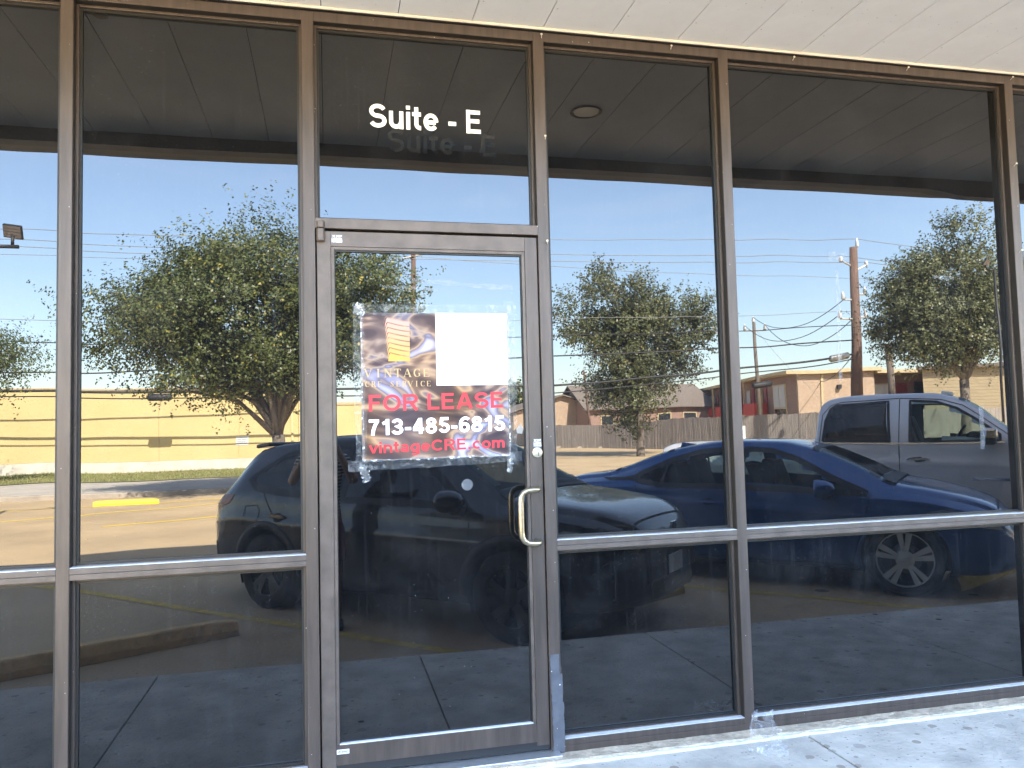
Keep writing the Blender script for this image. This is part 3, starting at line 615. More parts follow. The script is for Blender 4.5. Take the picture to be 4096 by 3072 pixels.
strip('tape_residue', M['residue'], ((.22, 1.905), (.45, 1.893)), .012, .0293, 'short smear of old tape glue under the longer one', 'residue', rag=.5)
strip('tape_residue', M['residue'], ((2.335, 1.50), (2.345, 2.03)), .020, .0533, 'vertical smear of old tape glue on the second right pane', 'residue', rag=.3)
strip('tape_residue', M['residue'], ((3.105, 1.16), (3.11, 1.37)), .026, .0533, 'short vertical smear of old tape glue beside the far right mullion', 'residue', rag=.3)
strip('tape_residue', M['residue'], ((2.30, 2.09), (2.40, 2.085)), .035, .0533, 'blotchy patch of old glue near the top of the second right pane', 'residue', rag=.7)
strip('tape_residue', M['residue'], ((2.87, 2.005), (2.99, 1.995)), .018, .0533, 'triangular scrap of old glue in front of the right hand tree', 'residue', rag=.7)
# round peephole sticker and torn scrap
rs = MB().lathe((.553, .0296, 1.090), (0,-1,0), [(.0235, 0), (.0235, .0006), (.0004, .0007)], 26).build('round_sticker', film_mat('hazy_round_sticker', (.55, .58, .62), .18, .42, 9, .5), None); tag(rs, 'round hazy clear sticker on the door glass below the banner', 'sticker')
sc = MB().add([(.768,.0292,1.295),(.79,.0292,1.292),(.797,.0292,1.315),(.785,.0290,1.335),(.774,.0292,1.325),(.766,.0291,1.312)], [(0,1,2,3,4,5)]).build('torn_scrap', film_mat('torn_paper_scrap', (.55,.54,.5), .45, .8, 25, .6), None)
tag(sc, 'torn paper scrap stuck at the right edge of the door glass', 'scrap')
# dark tape wrapped round the foot of the jamb
jt = empty('jamb_tape', (.90, -.002, 0), 'dark crinkled tape wrapped round the foot of the door jamb', 'tape')
def tapepatch(x0, x1, z0, z1, d):
    n = 16; vs_ = []
    for i in range(n+1):
        z = z0+(z1-z0)*i/n
        for j in range(5):
            x = x0+(x1-x0)*j/4+ (random.uniform(-.0015, .0015) if j in (0, 4) else 0)
            vs_.append((x, -d-random.uniform(0, .0016)+(.004 if j == 4 else 0), z))
    fs = [(i*5+j, i*5+j+1, i*5+j+6, i*5+j+5) for i in range(n) for j in range(4)]
    MB().add(vs_, fs).build('tape_layer', M['duct'], jt, True)
tapepatch(.877, .9225, .225, .385, .001); tapepatch(.879, .927, .105, .305, .0035); tapepatch(.880, .930, -.012, .190, .006)
# nails along the header and down the mullions
for k, (x, z, lab) in enumerate([(.907, 2.997, 'pale nail at the head of the mullion right of the door'), (.912, 2.553, 'pale nail in the right door mullion level with the suite lettering'), (.908, 2.102, 'pale nail in the right door mullion just below the transom bar'),
        (1.507, 3.000, 'pale nail in the header above the first right bay'), (2.12, 3.001, 'pale nail in the header above the left half of the wide right bay'), (2.736, 3.003, 'pale nail in the header above the right half of the wide right bay'),
        (3.341, 3.003, 'pale nail at the head of the far right mullion'), (3.331, 2.564, 'pale nail halfway up the far right mullion, level with the lettering'), (3.331, 2.13, 'lower pale nail on the far right mullion')]):
    b = MB().tube([(x+.006, .001, z-.006), (x, -.022, z)], .0016, 6); b.lathe((x, -.022, z), (-.2,-1,.2), [(.0048, -.001), (.0048, .001), (.0003, .0018)], 10)
    tag(b.build('nail', M['screw'], None), lab, 'nail', 'nails in the storefront frame')
# crumpled clear plastic on the pavement
nx = 13; vs_ = []; rr = random.Random(3)
for i in range(nx+1):
    for j in range(nx+1):
        u, v = i/nx, j/nx
        x = 1.69+.19*u-.06*v; y = -.030-.27*v+.03*u
        hgt = .006+.095*math.exp(-((v-.08)/.17)**2)*(.25+.75*abs(math.sin(8*u+1)))+.040*abs(math.sin(7*u+5*v))*abs(math.sin(8*v-4*u+1))*(1-.5*v)
        vs_.append((x+rr.uniform(-.013, .013), y+rr.uniform(-.013, .013), SWZ+hgt+rr.uniform(0, .014)))
fs = []
for i in range(nx):
    for j in range(nx):
        if (i/nx-.5)**2+(j/nx-.5)**2 < .22+.06*math.sin(2.3*i+j):
            q = [i*(nx+1)+j, (i+1)*(nx+1)+j, (i+1)*(nx+1)+j+1, i*(nx+1)+j+1]
            fs += [(q[0], q[1], q[2]), (q[0], q[2], q[3])] if (i+j) % 2 else [(q[0], q[1], q[3]), (q[1], q[2], q[3])]
pw = MB().add(vs_, fs).build('plastic_wrap', M['wrap'], None, False); tag(pw, 'crumpled clear plastic wrap lying at the foot of the mullion', 'litter')

# ================================================================== cars
M['suv_paint'] = mk('black_car_paint', (.007, .008, .010), rough=.28, metal=.3, spec=.5, coat=.8)
M['blue_paint'] = mk('blue_car_paint', (.009, .082, .27), rough=.28, metal=.3, coat=.8)
M['silver_paint'] = mk('silver_truck_paint', (.62, .63, .65), rough=.38, metal=.3, coat=.5, var=.04, vscale=1)
M['plastic'] = mk('black_trim_plastic', (.012, .012, .013), rough=.55)
M['tyre'] = mk('tyre_rubber', (.014, .014, .014), rough=.85, bump=.3)
M['rim_black'] = mk('dark_alloy', (.03, .03, .032), rough=.35, metal=.6)
M['rim_silver'] = mk('machined_alloy', (.72, .72, .72), rough=.35, metal=.6)
M['seat'] = mk('grey_seat_cloth', (.045, .043, .042), rough=.9)
M['lamp_clear'] = mk('headlamp_lens', (.55, .56, .57), rough=.08, spec=.7)
M['lamp_red'] = mk('red_lamp_lens', (.25, .012, .012), rough=.12, spec=.6)
M['seam'] = mk('panel_gap', (.004, .004, .004), rough=.8)
M['plate'] = mk('licence_plate', (.42, .42, .40), rough=.5)
def car_glass(name, dens):
    mt = bpy.data.materials.new(name); mt.use_nodes = True; N = mt.node_tree.nodes; K = mt.node_tree.links.new
    b = N['Principled BSDF']; b.inputs['Base Color'].default_value = (.004, .005, .005, 1); b.inputs['Roughness'].default_value = .02; b.inputs['IOR'].default_value = 1.55
    t = N.new('ShaderNodeBsdfTransparent'); t.inputs[0].default_value = (.80, .92, .88, 1)
    ms = N.new('ShaderNodeMixShader'); ms.inputs[0].default_value = dens; K(t.outputs[0], ms.inputs[1]); K(b.outputs[0], ms.inputs[2]); K(ms.outputs[0], N['Material Output'].inputs[0]); return mt
M['cglass'] = car_glass('car_window_glass', .22); M['cglass_dark'] = car_glass('privacy_window_glass', .90); M['cglass_ws'] = car_glass('windscreen_glass', .35)

def pch(keys):
    xs = np.array([k[0] for k in keys], float); ys = np.array([k[1] for k in keys], float); h = np.diff(xs); d = np.diff(ys)/h
    m_ = np.zeros_like(xs); m_[0] = d[0]; m_[-1] = d[-1]
    for i in range(1, len(xs)-1):
        m_[i] = 0 if d[i-1]*d[i] <= 0 else 3*(h[i-1]+h[i])/((2*h[i]+h[i-1])/d[i-1]+(h[i]+2*h[i-1])/d[i])
    def f(x):
        x = min(max(x, xs[0]), xs[-1]); i = min(max(int(np.searchsorted(xs, x))-1, 0), len(h)-1); t = (x-xs[i])/h[i]
        return ((1+2*t)*(1-t)**2*ys[i]+t*(1-t)**2*h[i]*m_[i]+t*t*(3-2*t)*ys[i+1]+t*t*(t-1)*h[i]*m_[i+1])
    return f
class Car:
    def __init__(s, root, sp):
        s.root = root; s.sp = sp; s.F = {k: pch(sp[k]) for k in ('w', 'zb', 'belt', 'top', 'wt')}
        s.x0, s.x1 = sp['top'][0][0], sp['top'][-1][0]
    def sec(s, x):
        F = s.F; w, zb, be, zt, wt = F['w'](x), F['zb'](x), F['belt'](x), F['top'](x), F['wt'](x)
        be = min(be, zt-.035); h = be-zb; e = min((zt-be)*.55, s.sp.get('edge', .07)); wt = min(wt, w*.97)
        P = [(w*.86, zb), (w*.955, zb+.03), (w*.975, zb+.12*h)]
        for t in (.2, .28, .36, .44, .52, .60): P.append((w*(.975+.025*math.sin(math.pi*min(1, (t-.12)/.9))), zb+t*h))
        cz = s.sp.get('crease', .74)
        P += [(w*.998, zb+(cz-.05)*h), (w*1.004, zb+cz*h), (w*.985, zb+(cz+.04)*h), (w*.98, zb+.9*h), (w*.965, be)]
        a = (w*.965, be); b_ = (wt, zt-e)
        for t in (.08, .2, .33, .46, .6, .74, .87): 
            bow = .022*math.sin(math.pi*t)*min(1, (zt-be)/.4); P.append((a[0]+(b_[0]-a[0])*t+bow, a[1]+(b_[1]-a[1])*t))
        P += [b_, (wt*.975, zt-e*.62), (wt*.91, zt-e*.34), (wt*.80, zt-e*.18), (wt*.62, zt-e*.08), (wt*.4, zt-e*.03), (wt*.2, zt-e*.008), (0, zt)]
        return P
    def y(s, x, z):
        P = s.sec(x); zs = [p[1] for p in P]; return float(np.interp(z, zs, [p[0] for p in P]))
    def z(s, x, y):
        P = s.sec(x)[-12:]; return float(np.interp(abs(y), [p[0] for p in P][::-1], [p[1] for p in P][::-1]))
    def body(s, mat, holes, tops, arches, r_arch):
        xs = list(np.arange(s.x0, s.x1, .045))+[s.x1]; extra = [s.x0+.012, s.x0+.03, s.x1-.012, s.x1-.03]+s.sp.get('xs', [])
        xs = sorted(set([round(float(x), 4) for x in xs+extra])); G = [s.sec(x) for x in xs]; nv = len(G[0])
        def inside(poly, x, z):
            c = False; j = len(poly)-1
            for i in range(len(poly)):
                (xi, zi), (xj, zj) = poly[i], poly[j]
                if (zi > z) != (zj > z) and x < (xj-xi)*(z-zi)/(zj-zi)+xi: c = not c
                j = i
            return c
        v = []; idx = {}
        def snap(x, y, z, k):
            if k <= 15:
                for ax in arches:
                    d = math.hypot(x-ax, z-s.sp['rw']); 
                    if d < r_arch and z < s.sp['rw']+r_arch:
                        if d > .01: return ax+(x-ax)*r_arch/d, y, s.sp['rw']+(z-s.sp['rw'])*r_arch/d
            return x, y, z
        def vert(i, k, sd):
            key = (i, k, sd if k < nv-1 else 1)
            if key not in idx:
                y, z = G[i][k]; x, y, z = snap(xs[i], y, z, k); idx[key] = len(v); v.append((x, y*key[2], z))
            return idx[key]
        f = []
        for i in range(len(xs)-1):
            for k in range(nv-1):
                cs = [(xs[i], G[i][k][1]), (xs[i+1], G[i+1][k][1]), (xs[i+1], G[i+1][k+1][1]), (xs[i], G[i][k+1][1])]
                cx = sum(c[0] for c in cs)/4; cz = sum(c[1] for c in cs)/4
                if k <= 14 and any(math.hypot(cx-ax, cz-s.sp['rw']) < r_arch for ax in arches): continue
                if k >= 12 and any(all(inside(p, *c) for c in cs) for p in holes): continue
                if k >= nv-9 and any(a <= xs[i] and xs[i+1] <= b_ and G[i][k][0] < fr*s.F['wt'](cx)+.001 for a, b_, fr in tops): continue
                for sd in (1, -1):
                    q = [vert(i, k, sd), vert(i+1, k, sd), vert(i+1, k+1, sd), vert(i, k+1, sd)]
                    f.append(tuple(q) if sd == 1 else tuple(q[::-1]))
        for i in (0, len(xs)-1):      # end caps
            ring = [vert(i, k, 1) for k in range(nv)]+[vert(i, k, -1) for k in range(nv-2, -1, -1)]
            f.append(tuple(ring) if i else tuple(ring[::-1]))
        for i in range(len(xs)-1): f.append((vert(i, 0, -1), vert(i+1, 0, -1), vert(i+1, 0, 1), vert(i, 0, 1)))
        return MB().add(v, f).build('body', mat, s.root, True, fix=True)
    def sidepatch(s, name, mat, poly, off, parent=None, rows=8, sides=(1, -1), step=.04):
        xa, xb = min(p[0] for p in poly), max(p[0] for p in poly); n = max(3, int((xb-xa)/step)); res = []
        for sd in sides:
            v = []
            for i in range(n+1):
                x = min(max(xa+(xb-xa)*i/n, xa+1e-4), xb-1e-4); zz = []
                for j in range(len(poly)):
                    (x1, z1), (x2, z2) = poly[j], poly[(j+1) % len(poly)]
                    if (x1 <= x) != (x2 <= x): zz.append(z1+(z2-z1)*(x-x1)/(x2-x1))
                zl, zh = min(zz), max(zz)
                for k in range(rows+1):
                    z = zl+(zh-zl)*k/rows; v.append((x, sd*(s.y(x, z)+off), z))
            f = [(i*(rows+1)+k, (i+1)*(rows+1)+k, (i+1)*(rows+1)+k+1, i*(rows+1)+k+1) for i in range(n) for k in range(rows)]
            res.append(MB().add(v, f).build(name, mat, parent or s.root, True))
        return res
    def sideline(s, name, mat, pts, wd, off, parent=None, sides=(1, -1), closed=False, solid=False):
        P = list(pts)+([pts[0]] if closed else []); D = []
        for a, b_ in zip(P[:-1], P[1:]):
            n = max(1, int(math.hypot(b_[0]-a[0], b_[1]-a[1])/.04))
            D += [(a[0]+(b_[0]-a[0])*i/n, a[1]+(b_[1]-a[1])*i/n) for i in range(n)]
        D.append(P[-1])
        for sd in sides:
            v = []
            for i, p in enumerate(D):
                a, b_ = D[max(i-1, 0)], D[min(i+1, len(D)-1)]; L_ = math.hypot(b_[0]-a[0], b_[1]-a[1]) or 1; nx_, nz2 = -(b_[1]-a[1])/L_*wd/2, (b_[0]-a[0])/L_*wd/2
                for sg_ in (1, -1):
                    x, z = p[0]+sg_*nx_, p[1]+sg_*nz2; v.append((x, sd*(s.y(x, z)+off), z))
            MB().add(v, [(2*i, 2*i+1, 2*i+3, 2*i+2) for i in range(len(D)-1)]).build(name, mat, parent or s.root, True)
    def toppatch(s, name, mat, xa, xb, fr, off, parent=None, n=14, m_=16, t0=-1, t1=1):
        v = []
        for i in range(n+1):
            x = xa+(xb-xa)*i/n; wd = s.F['wt'](x)*fr; sl_ = (s.F['top'](min(x+.02, s.x1))-s.F['top'](max(x-.02, s.x0)))/.04; L_ = math.hypot(1, sl_)
            for j in range(m_+1):
                y = wd*(t0+(t1-t0)*j/m_); v.append((x-off*sl_/L_, y, s.z(x, y)+off/L_))
        f = [(i*(m_+1)+j, (i+1)*(m_+1)+j, (i+1)*(m_+1)+j+1, i*(m_+1)+j+1) for i in range(n) for j in range(m_)]
        return MB().add(v, f).build(name, mat, parent or s.root, True)
    def wheel(s, x, yo, sd, r_, rim_r, mat, spokes, wspoke, pair=False, wd=.21):
        y = sd*yo; n_ = (0, sd, 0)
        e = bpy.data.objects.new('wheel', MB().lathe((x, y-sd*.02, r_), n_, [(.05, -.16), (rim_r*.9, -.15), (rim_r*.97, -.06), (rim_r, 0.0)], 32).mesh('hub')); COL.objects.link(e); e.parent = s.root; e.data.materials.append(M['rim_black'])
        t = MB().lathe((x, y, r_), n_, [(rim_r, -wd), (r_*.93, -wd), (r_*.985, -wd+.02), (r_, -wd+.05), (r_, -.045), (r_*.985, -.018), (r_*.93, -.002), (rim_r*1.04, .0), (rim_r, -.006)], 48).build('tyre', M['tyre'], e, True)
        b = MB(); b.lathe((x, y, r_), n_, [(rim_r, -.012), (rim_r*.985, -.002), (rim_r*.95, -.004), (rim_r*.94, -.03)], 48); b.lathe((x, y, r_), n_, [(.085, -.05), (.08, -.022), (.03, -.018), (.0005, -.018)], 24)
        for k in range(spokes):
            for dlt in ((-.17, .17) if pair else (0,)):
                a = 2*math.pi*k/spokes+.3+dlt; u = Vector((math.cos(a), 0, math.sin(a))); t_ = Vector((-math.sin(a), 0, math.cos(a)))
                wa, wb = wspoke*.7, wspoke*1.25; c0 = Vector((x, y, r_))
                p = []
                for rad_, ww, dep in ((.05, wa, -.022), (rim_r*.6, (wa+wb)/2, -.014), (rim_r*.96, wb, -.006)):
                    p += [c0+u*rad_+t_*ww/2+Vector((0, sd*dep, 0)), c0+u*rad_-t_*ww/2+Vector((0, sd*dep, 0)), c0+u*rad_-t_*ww/2+Vector((0, sd*(dep-.035), 0)), c0+u*rad_+t_*ww/2+Vector((0, sd*(dep-.035), 0))]
                b.add(p, [(4*i+j, 4*i+(j+1) % 4, 4*i+4+(j+1) % 4, 4*i+4+j) for i in range(2) for j in range(4)])
        b.build('rim', mat, e, False)
        MB().lathe((x, y-sd*.10, r_), n_, [(rim_r*.55, -.02), (rim_r*.55, 0), (.02, .002)], 24).build('brake_disc', M['galv'], e, True)
        return e
    def arches(s, xs, r_, wd, off, mat):
        for ax in xs:
            for sd in (1, -1):
                b = MB(); n = 26; v = []
                for i in range(n+1):
                    a = math.pi*(-.17+1.34*i/n)
                    for rr_, o_ in ((r_-.004, -.05), (r_-.004, off), (r_+wd, off), (r_+wd+.006, 0)):
                        x, z = ax+rr_*math.cos(a), max(s.sp['rw']+rr_*math.sin(a), s.F['zb'](ax)+.01); yy = s.y(min(max(x, s.x0+.05), s.x1-.05), z); v.append((x, sd*(yy+o_), z))
                b.add(v, [(4*i+j, 4*i+j+1, 4*i+5+j, 4*i+4+j) for i in range(n) for j in range(3)]).build('wheel_arch', mat, s.root, True)
                # dark liner
                c = MB(); y0 = sd*s.F['w'](ax)*.955; y1 = sd*(s.F['w'](ax)*.97-.36); q = []
                for i in range(21):
                    a = math.pi*(-.12+1.24*i/20); q += [(ax+r_*math.cos(a), y0, s.sp['rw']+r_*math.sin(a)), (ax+r_*math.cos(a), y1, s.sp['rw']+r_*math.sin(a))]
                c.add(q, [(2*i, 2*i+2, 2*i+3, 2*i+1) for i in range(20)]+[tuple(2*i+1 for i in range(21))]); c.build('wheel_well', M['seam'], s.root, True)
    def cabin(s, xs_f, xs_r, ys, zseat, ztop, xdash, floor):
        F = s.F
        bx('floor', M['seat'], s.root, floor[0], floor[1], -ys*1.6, ys*1.6, s.sp['floor'], s.sp['floor']+.04)
        for X, nm in ((xs_f, 'front_seat'), (xs_r, 'rear_seat')):
            for y in (ys, -ys):
                b = MB().obox((X+.22, y, zseat), (.26, 0, .03), (0, .24, 0), (0, 0, .08)).obox((X-.10, y, zseat+.32), (.06, 0, .02), (0, .23, 0), (-.11, 0, .33)).obox((X-.23, y, ztop), (.05, 0, 0), (0, .13, 0), (-.03, 0, .09))
                b.build(nm, M['seat'], s.root, bevel=.03)
        b = MB().obox((xdash, 0, zseat+.32), (.25, 0, -.02), (0, ys*1.7, 0), (0, 0, .09)); b.build('dashboard', M['seat'], s.root, bevel=.03)
        MB().lathe((xdash-.34, ys, zseat+.36), (-.85, 0, .5), [(.17, 0), (.185, .015), (.17, .03), (.158, .015), (.17, 0)], 24).build('steering_wheel', M['plastic'], s.root, True)
    def mirror(s, x, z, mat, base, sz=(.10, .13, .085)):
        for sd in (1, -1):
            y = s.y(x, z)
            b = MB().lathe((x, sd*(y+.15), z+.03), (1, -sd*.15, 0), [(.02, .11), (.065, .09), (.10, .03), (.108, -.05), (.10, -.075), (.02, -.07)], 16)
            b.v = [(p[0], sd*(y+.15)+(p[1]-sd*(y+.15))*1.2, z+.03+(p[2]-z-.03)*.82) for p in b.v]
            o = b.build('wing_mirror', mat, s.root, True)
            MB().obox((x+.02, sd*(y+.04), z-.05), (.045, 0, 0), (0, .07, 0), (0, sd*0, .03)).build('mirror_stalk', base, o, bevel=.01)
def car_root(name, label, cat, origin):
    e = empty(name, (origin[0], origin[1], LOTZ+.0), label, cat, rz=R(45)); return e

LOCAL[0] = True
# ---------------------------------------------------------------- black compact SUV
suv = car_root('compact_suv', 'black compact SUV with wrapped broken tail lamp reflected behind the door', 'car', (.99, -4.11))
sp = dict(rw=.345, floor=.42, crease=.72, edge=.075,
  top=[(-2.26,.80),(-2.2,.96),(-2.08,1.10),(-1.86,1.36),(-1.72,1.475),(-1.4,1.535),(-.6,1.585),(.05,1.575),(.42,1.50),(1.0,1.21),(1.26,1.075),(1.6,1.035),(1.95,.985),(2.14,.92),(2.25,.82),(2.29,.72)],
  belt=[(-2.26,.70),(-2.1,.95),(-1.7,1.05),(-1.0,1.01),(0,.975),(1.0,.95),(1.3,.945),(1.9,.88),(2.15,.78),(2.29,.62)],
  w=[(-2.26,.60),(-2.2,.74),(-2.06,.85),(-1.6,.895),(0,.91),(1.4,.905),(1.85,.865),(2.08,.76),(2.23,.60),(2.29,.46)],
  wt=[(-2.26,.5),(-2.1,.68),(-1.72,.62),(-1.3,.60),(0,.62),(.45,.62),(1.0,.70),(1.28,.78),(1.9,.72),(2.15,.58),(2.29,.38)],
  zb=[(-2.26,.34),(-1.9,.26),(1.9,.24),(2.29,.30)])
C = Car(suv, sp)
wf = [(.92,1.00),(.62,1.20),(.32,1.405),(.05,1.475),(-.36,1.49),(-.38,1.025)]
wr = [(-.46,1.03),(-.44,1.49),(-.95,1.465),(-1.28,1.40),(-1.52,1.26),(-1.62,1.17),(-1.5,1.10),(-1.2,1.065)]
C.body(M['suv_paint'], [wf, wr], [(.50, 1.14, .9), (-2.0, -1.74, .86)], (-1.3275, 1.3275), .40)
for p, nm in ((wf, 'front_window'), (wr, 'rear_window')):
    C.sidepatch(nm, M['cglass_dark'], p, .004); C.sideline('window_trim', M['plastic'], p, .055, .007, closed=True)
C.toppatch('windscreen', M['cglass_ws'], .46, 1.20, .93, .006); C.toppatch('tailgate_glass', M['cglass_dark'], -2.04, -1.72, .90, .006)
for (a, b_) in ((.44, .49), (1.14, 1.24)): C.toppatch('windscreen_border', M['plastic'], a, b_, .95, .009, n=3)
C.toppatch('wiper', M['plastic'], 1.15, 1.17, .8, .03, n=2)
C.arches((-1.3275, 1.3275), .395, .065, .012, M['plastic'])
for x in (-1.3275, 1.3275):
    for sd in (1, -1): C.wheel(x, .895, sd, .345, .225, M['rim_black'], 5, .05, True)
C.sidepatch('sill_cladding', M['plastic'], [(-.94,.27),(-.94,.42),(.94,.42),(.94,.27)], .010)
for pts in ([(.98,.94),(.93,.62),(.88,.44)], [(-.42,1.02),(-.42,.46)], [(-1.40,1.08),(-1.30,.95),(-1.18,.80)], [(.45,.46),(-.9,.46)]): C.sideline('panel_gap', M['seam'], pts, .009, .003)
C.sideline('fuel_flap', M['seam'], [(-1.62,.93),(-1.45,.945),(-1.42,.90),(-1.45,.72),(-1.50,.70),(-1.63,.71),(-1.65,.80)], .008, .004, sides=(1,), closed=True)
for x in (-.62, -1.28):
    for o in C.sidepatch('door_handle', M['suv_paint'], [(x,.845),(x+.02,.875),(x+.22,.87),(x+.23,.85),(x+.2,.838)], .022, rows=3): pass
    C.sidepatch('handle_cup', M['seam'], [(x+.06,.81),(x+.04,.87),(x+.18,.89),(x+.2,.83),(x+.14,.80)], .004, rows=4)
C.sidepatch('tail_lamp', M['lamp_red'], [(-2.20,.92),(-2.05,1.02),(-1.80,1.03),(-1.86,.95),(-2.1,.88)], .006, rows=4)
C.sidepatch('tail_lamp_wrap', M['wrap'], [(-2.22,.70),(-2.21,.90),(-2.02,.98),(-1.88,.86),(-1.94,.66),(-2.1,.60)], .014, sides=(1,))
C.sidepatch('rear_bumper', M['plastic'], [(-2.20,.36),(-2.22,.58),(-1.98,.56),(-1.74,.50),(-1.74,.32)], .008)
C.sidepatch('headlamp', M['lamp_clear'], [(1.72,.80),(1.78,.845),(2.02,.83),(2.2,.775),(2.2,.735),(2.0,.765)], .008, rows=4)
C.sidepatch('lower_grille', M['plastic'], [(2.02,.34),(2.0,.60),(2.21,.62),(2.24,.36)], .006, rows=5)
C.toppatch('bonnet_gap', M['seam'], 2.185, 2.197, .98, .004, n=2)
bx('grille', M['plastic'], suv, 2.27, 2.305, -.50, .50, .44, .735, bevel=.02)
o = MB().box(2.30, 2.312, -.055, .055, .755, .845).build('emblem', M['chrome'], suv, bevel=.006)
hb = MB(); hb.obox((2.314, .026, .80), (.003, 0, 0), (0, .009, .004), (0, -.006, .033)); hb.obox((2.314, -.026, .80), (.003, 0, 0), (0, .009, -.004), (0, .006, .033)); hb.box(2.311, 2.317, -.022, .022, .793, .807); hb.build('emblem_letter', M['plastic'], o)
bx('licence_plate', M['plate'], suv, 2.306, 2.316, -.155, .155, .46, .60)
C.mirror(.86, 1.02, M['suv_paint'], M['plastic'])
C.cabin(.05, -.85, .36, .62, 1.25, .80, (-1.9, 1.2))
MB().obox((-1.72, 0, 1.50), (.10, 0, .012), (0, .58, 0), (0, 0, .02)).build('spoiler', M['suv_paint'], suv, bevel=.015)

# ---------------------------------------------------------------- blue sedan
sed = car_root('blue_sedan', 'dark blue sedan with silver spoked wheels parked beside the SUV', 'car', (4.72, -4.44))
sp = dict(rw=.325, floor=.34, crease=.80, edge=.065,
  top=[(-2.31,.80),(-2.26,.99),(-2.1,1.045),(-1.75,1.085),(-1.55,1.135),(-1.2,1.265),(-.8,1.375),(-.3,1.43),(.15,1.42),(.5,1.345),(.9,1.175),(1.22,1.015),(1.5,.965),(1.85,.885),(2.05,.79),(2.16,.66),(2.19,.58)],
  belt=[(-2.31,.7),(-2.2,.90),(-1.6,.98),(-1.0,.955),(0,.90),(.9,.865),(1.3,.86),(1.8,.77),(2.1,.64),(2.19,.50)],
  w=[(-2.31,.55),(-2.22,.72),(-2.0,.81),(-1.4,.86),(0,.87),(1.3,.86),(1.75,.80),(2.0,.66),(2.14,.48),(2.19,.36)],
  wt=[(-2.31,.45),(-2.1,.64),(-1.7,.68),(-1.4,.60),(-.8,.54),(0,.55),(.5,.57),(.95,.66),(1.3,.74),(1.8,.64),(2.1,.42),(2.19,.28)],
  zb=[(-2.31,.30),(-1.9,.21),(1.9,.19),(2.19,.24)])
C = Car(sed, sp)
wf = [(1.02,.915),(.70,1.06),(.36,1.235),(.12,1.315),(-.14,1.335),(-.20,.945)]
wr = [(-.28,.95),(-.22,1.335),(-.62,1.31),(-.92,1.225),(-1.22,1.09),(-1.30,1.04),(-1.24,1.0),(-1.0,.965)]
C.body(M['blue_paint'], [wf, wr], [(.56, 1.14, .9), (-1.52, -1.0, .86)], (-1.31, 1.31), .375)
for p, nm in ((wf, 'front_window'), (wr, 'rear_window')):
    C.sidepatch(nm, M['cglass'], p, .004); C.sideline('window_trim', M['plastic'], p, .052, .007, closed=True)
C.sideline('window_divider', M['plastic'], [(-.98,.965),(-.94,1.21)], .025, .007)
C.sidepatch('pillar_trim', M['plastic'], [(-1.26,1.005),(-1.18,1.09),(-1.42,1.035),(-1.72,1.025),(-1.6,1.0)], .006, rows=3)
C.toppatch('windscreen', M['cglass_ws'], .52, 1.19, .93, .006); C.toppatch('rear_screen', M['cglass'], -1.56, -.96, .90, .006)
for (a, b_) in ((.50, .56), (1.13, 1.24), (-1.0, -.94), (-1.6, -1.54)): C.toppatch('screen_border', M['plastic'], a, b_, .95, .009, n=3)
C.toppatch('cowl', M['plastic'], 1.15, 1.25, .9, .016, n=3)
C.arches((-1.31, 1.31), .372, .014, .006, M['blue_paint'])
for x in (-1.31, 1.31):
    for sd in (1, -1): C.wheel(x, .845, sd, .325, .243, M['rim_silver'], 5, .042, True, .2)
C.sideline('panel_gap', M['seam'], [(1.04,.88),(1.0,.70),(.92,.42),(.88,.26)], .009, .003)
C.sideline('panel_gap', M['seam'], [(-.24,.93),(-.22,.6),(-.24,.26)], .009, .003)
C.sideline('panel_gap', M['seam'], [(-1.30,1.0),(-1.22,.85),(-1.02,.66)], .009, .003)
C.sideline('panel_gap', M['seam'], [(.88,.25),(-.9,.25)], .008, .003)
C.sideline('body_crease', M['blue_paint'], [(1.6,.66),(.9,.70),(-.3,.73),(-1.2,.77),(-2.0,.80)], .02, .008)
for x in (-.58, -1.22):
    C.sidepatch('door_handle', M['blue_paint'], [(x,.800),(x+.02,.825),(x+.20,.82),(x+.22,.80),(x+.19,.79)], .020, rows=3)
    C.sidepatch('handle_cup', M['seam'], [(x+.05,.775),(x+.04,.825),(x+.17,.84),(x+.19,.785),(x+.12,.765)], .003, rows=4)
C.sidepatch('headlamp', M['lamp_clear'], [(1.52,.735),(1.62,.765),(1.88,.715),(2.06,.64),(2.08,.60),(1.86,.635)], .007, rows=4)
C.sideline('lamp_brow', M['chrome'], [(1.50,.75),(1.64,.775),(1.9,.725),(2.07,.65)], .014, .010)
C.sidepatch('tail_lamp', M['lamp_red'], [(-2.24,.84),(-2.2,.93),(-1.9,.93),(-1.86,.88),(-2.1,.80)], .006, rows=4)
C.toppatch('bonnet_gap', M['seam'], 2.04, 2.052, .98, .004, n=2)
bx('grille', M['plastic'], sed, 2.17, 2.20, -.34, .34, .30, .56, bevel=.02)
MB().lathe((2.19, 0, .50), (1, 0, 0), [(.06, 0), (.06, .02), (.045, .024), (.045, .014)], 24).build('emblem', M['chrome'], sed, True)
bx('licence_plate', M['plate'], sed, 2.20, 2.21, -.155, .155, .33, .47)
C.mirror(.66, .93, M['blue_paint'], M['plastic'])
C.cabin(.10, -.78, .34, .52, 1.10, .86, (-1.6, 1.2))
fin = MB().add([(-1.05,.02,1.32),(-.86,.02,1.375),(-1.03,.008,1.395),(-1.05,-.02,1.32),(-.86,-.02,1.375),(-1.03,-.008,1.395)], [(0,1,2),(5,4,3),(0,3,4,1),(1,4,5,2),(2,5,3,0)]).build('shark_fin_aerial', M['blue_paint'], sed, bevel=.006)

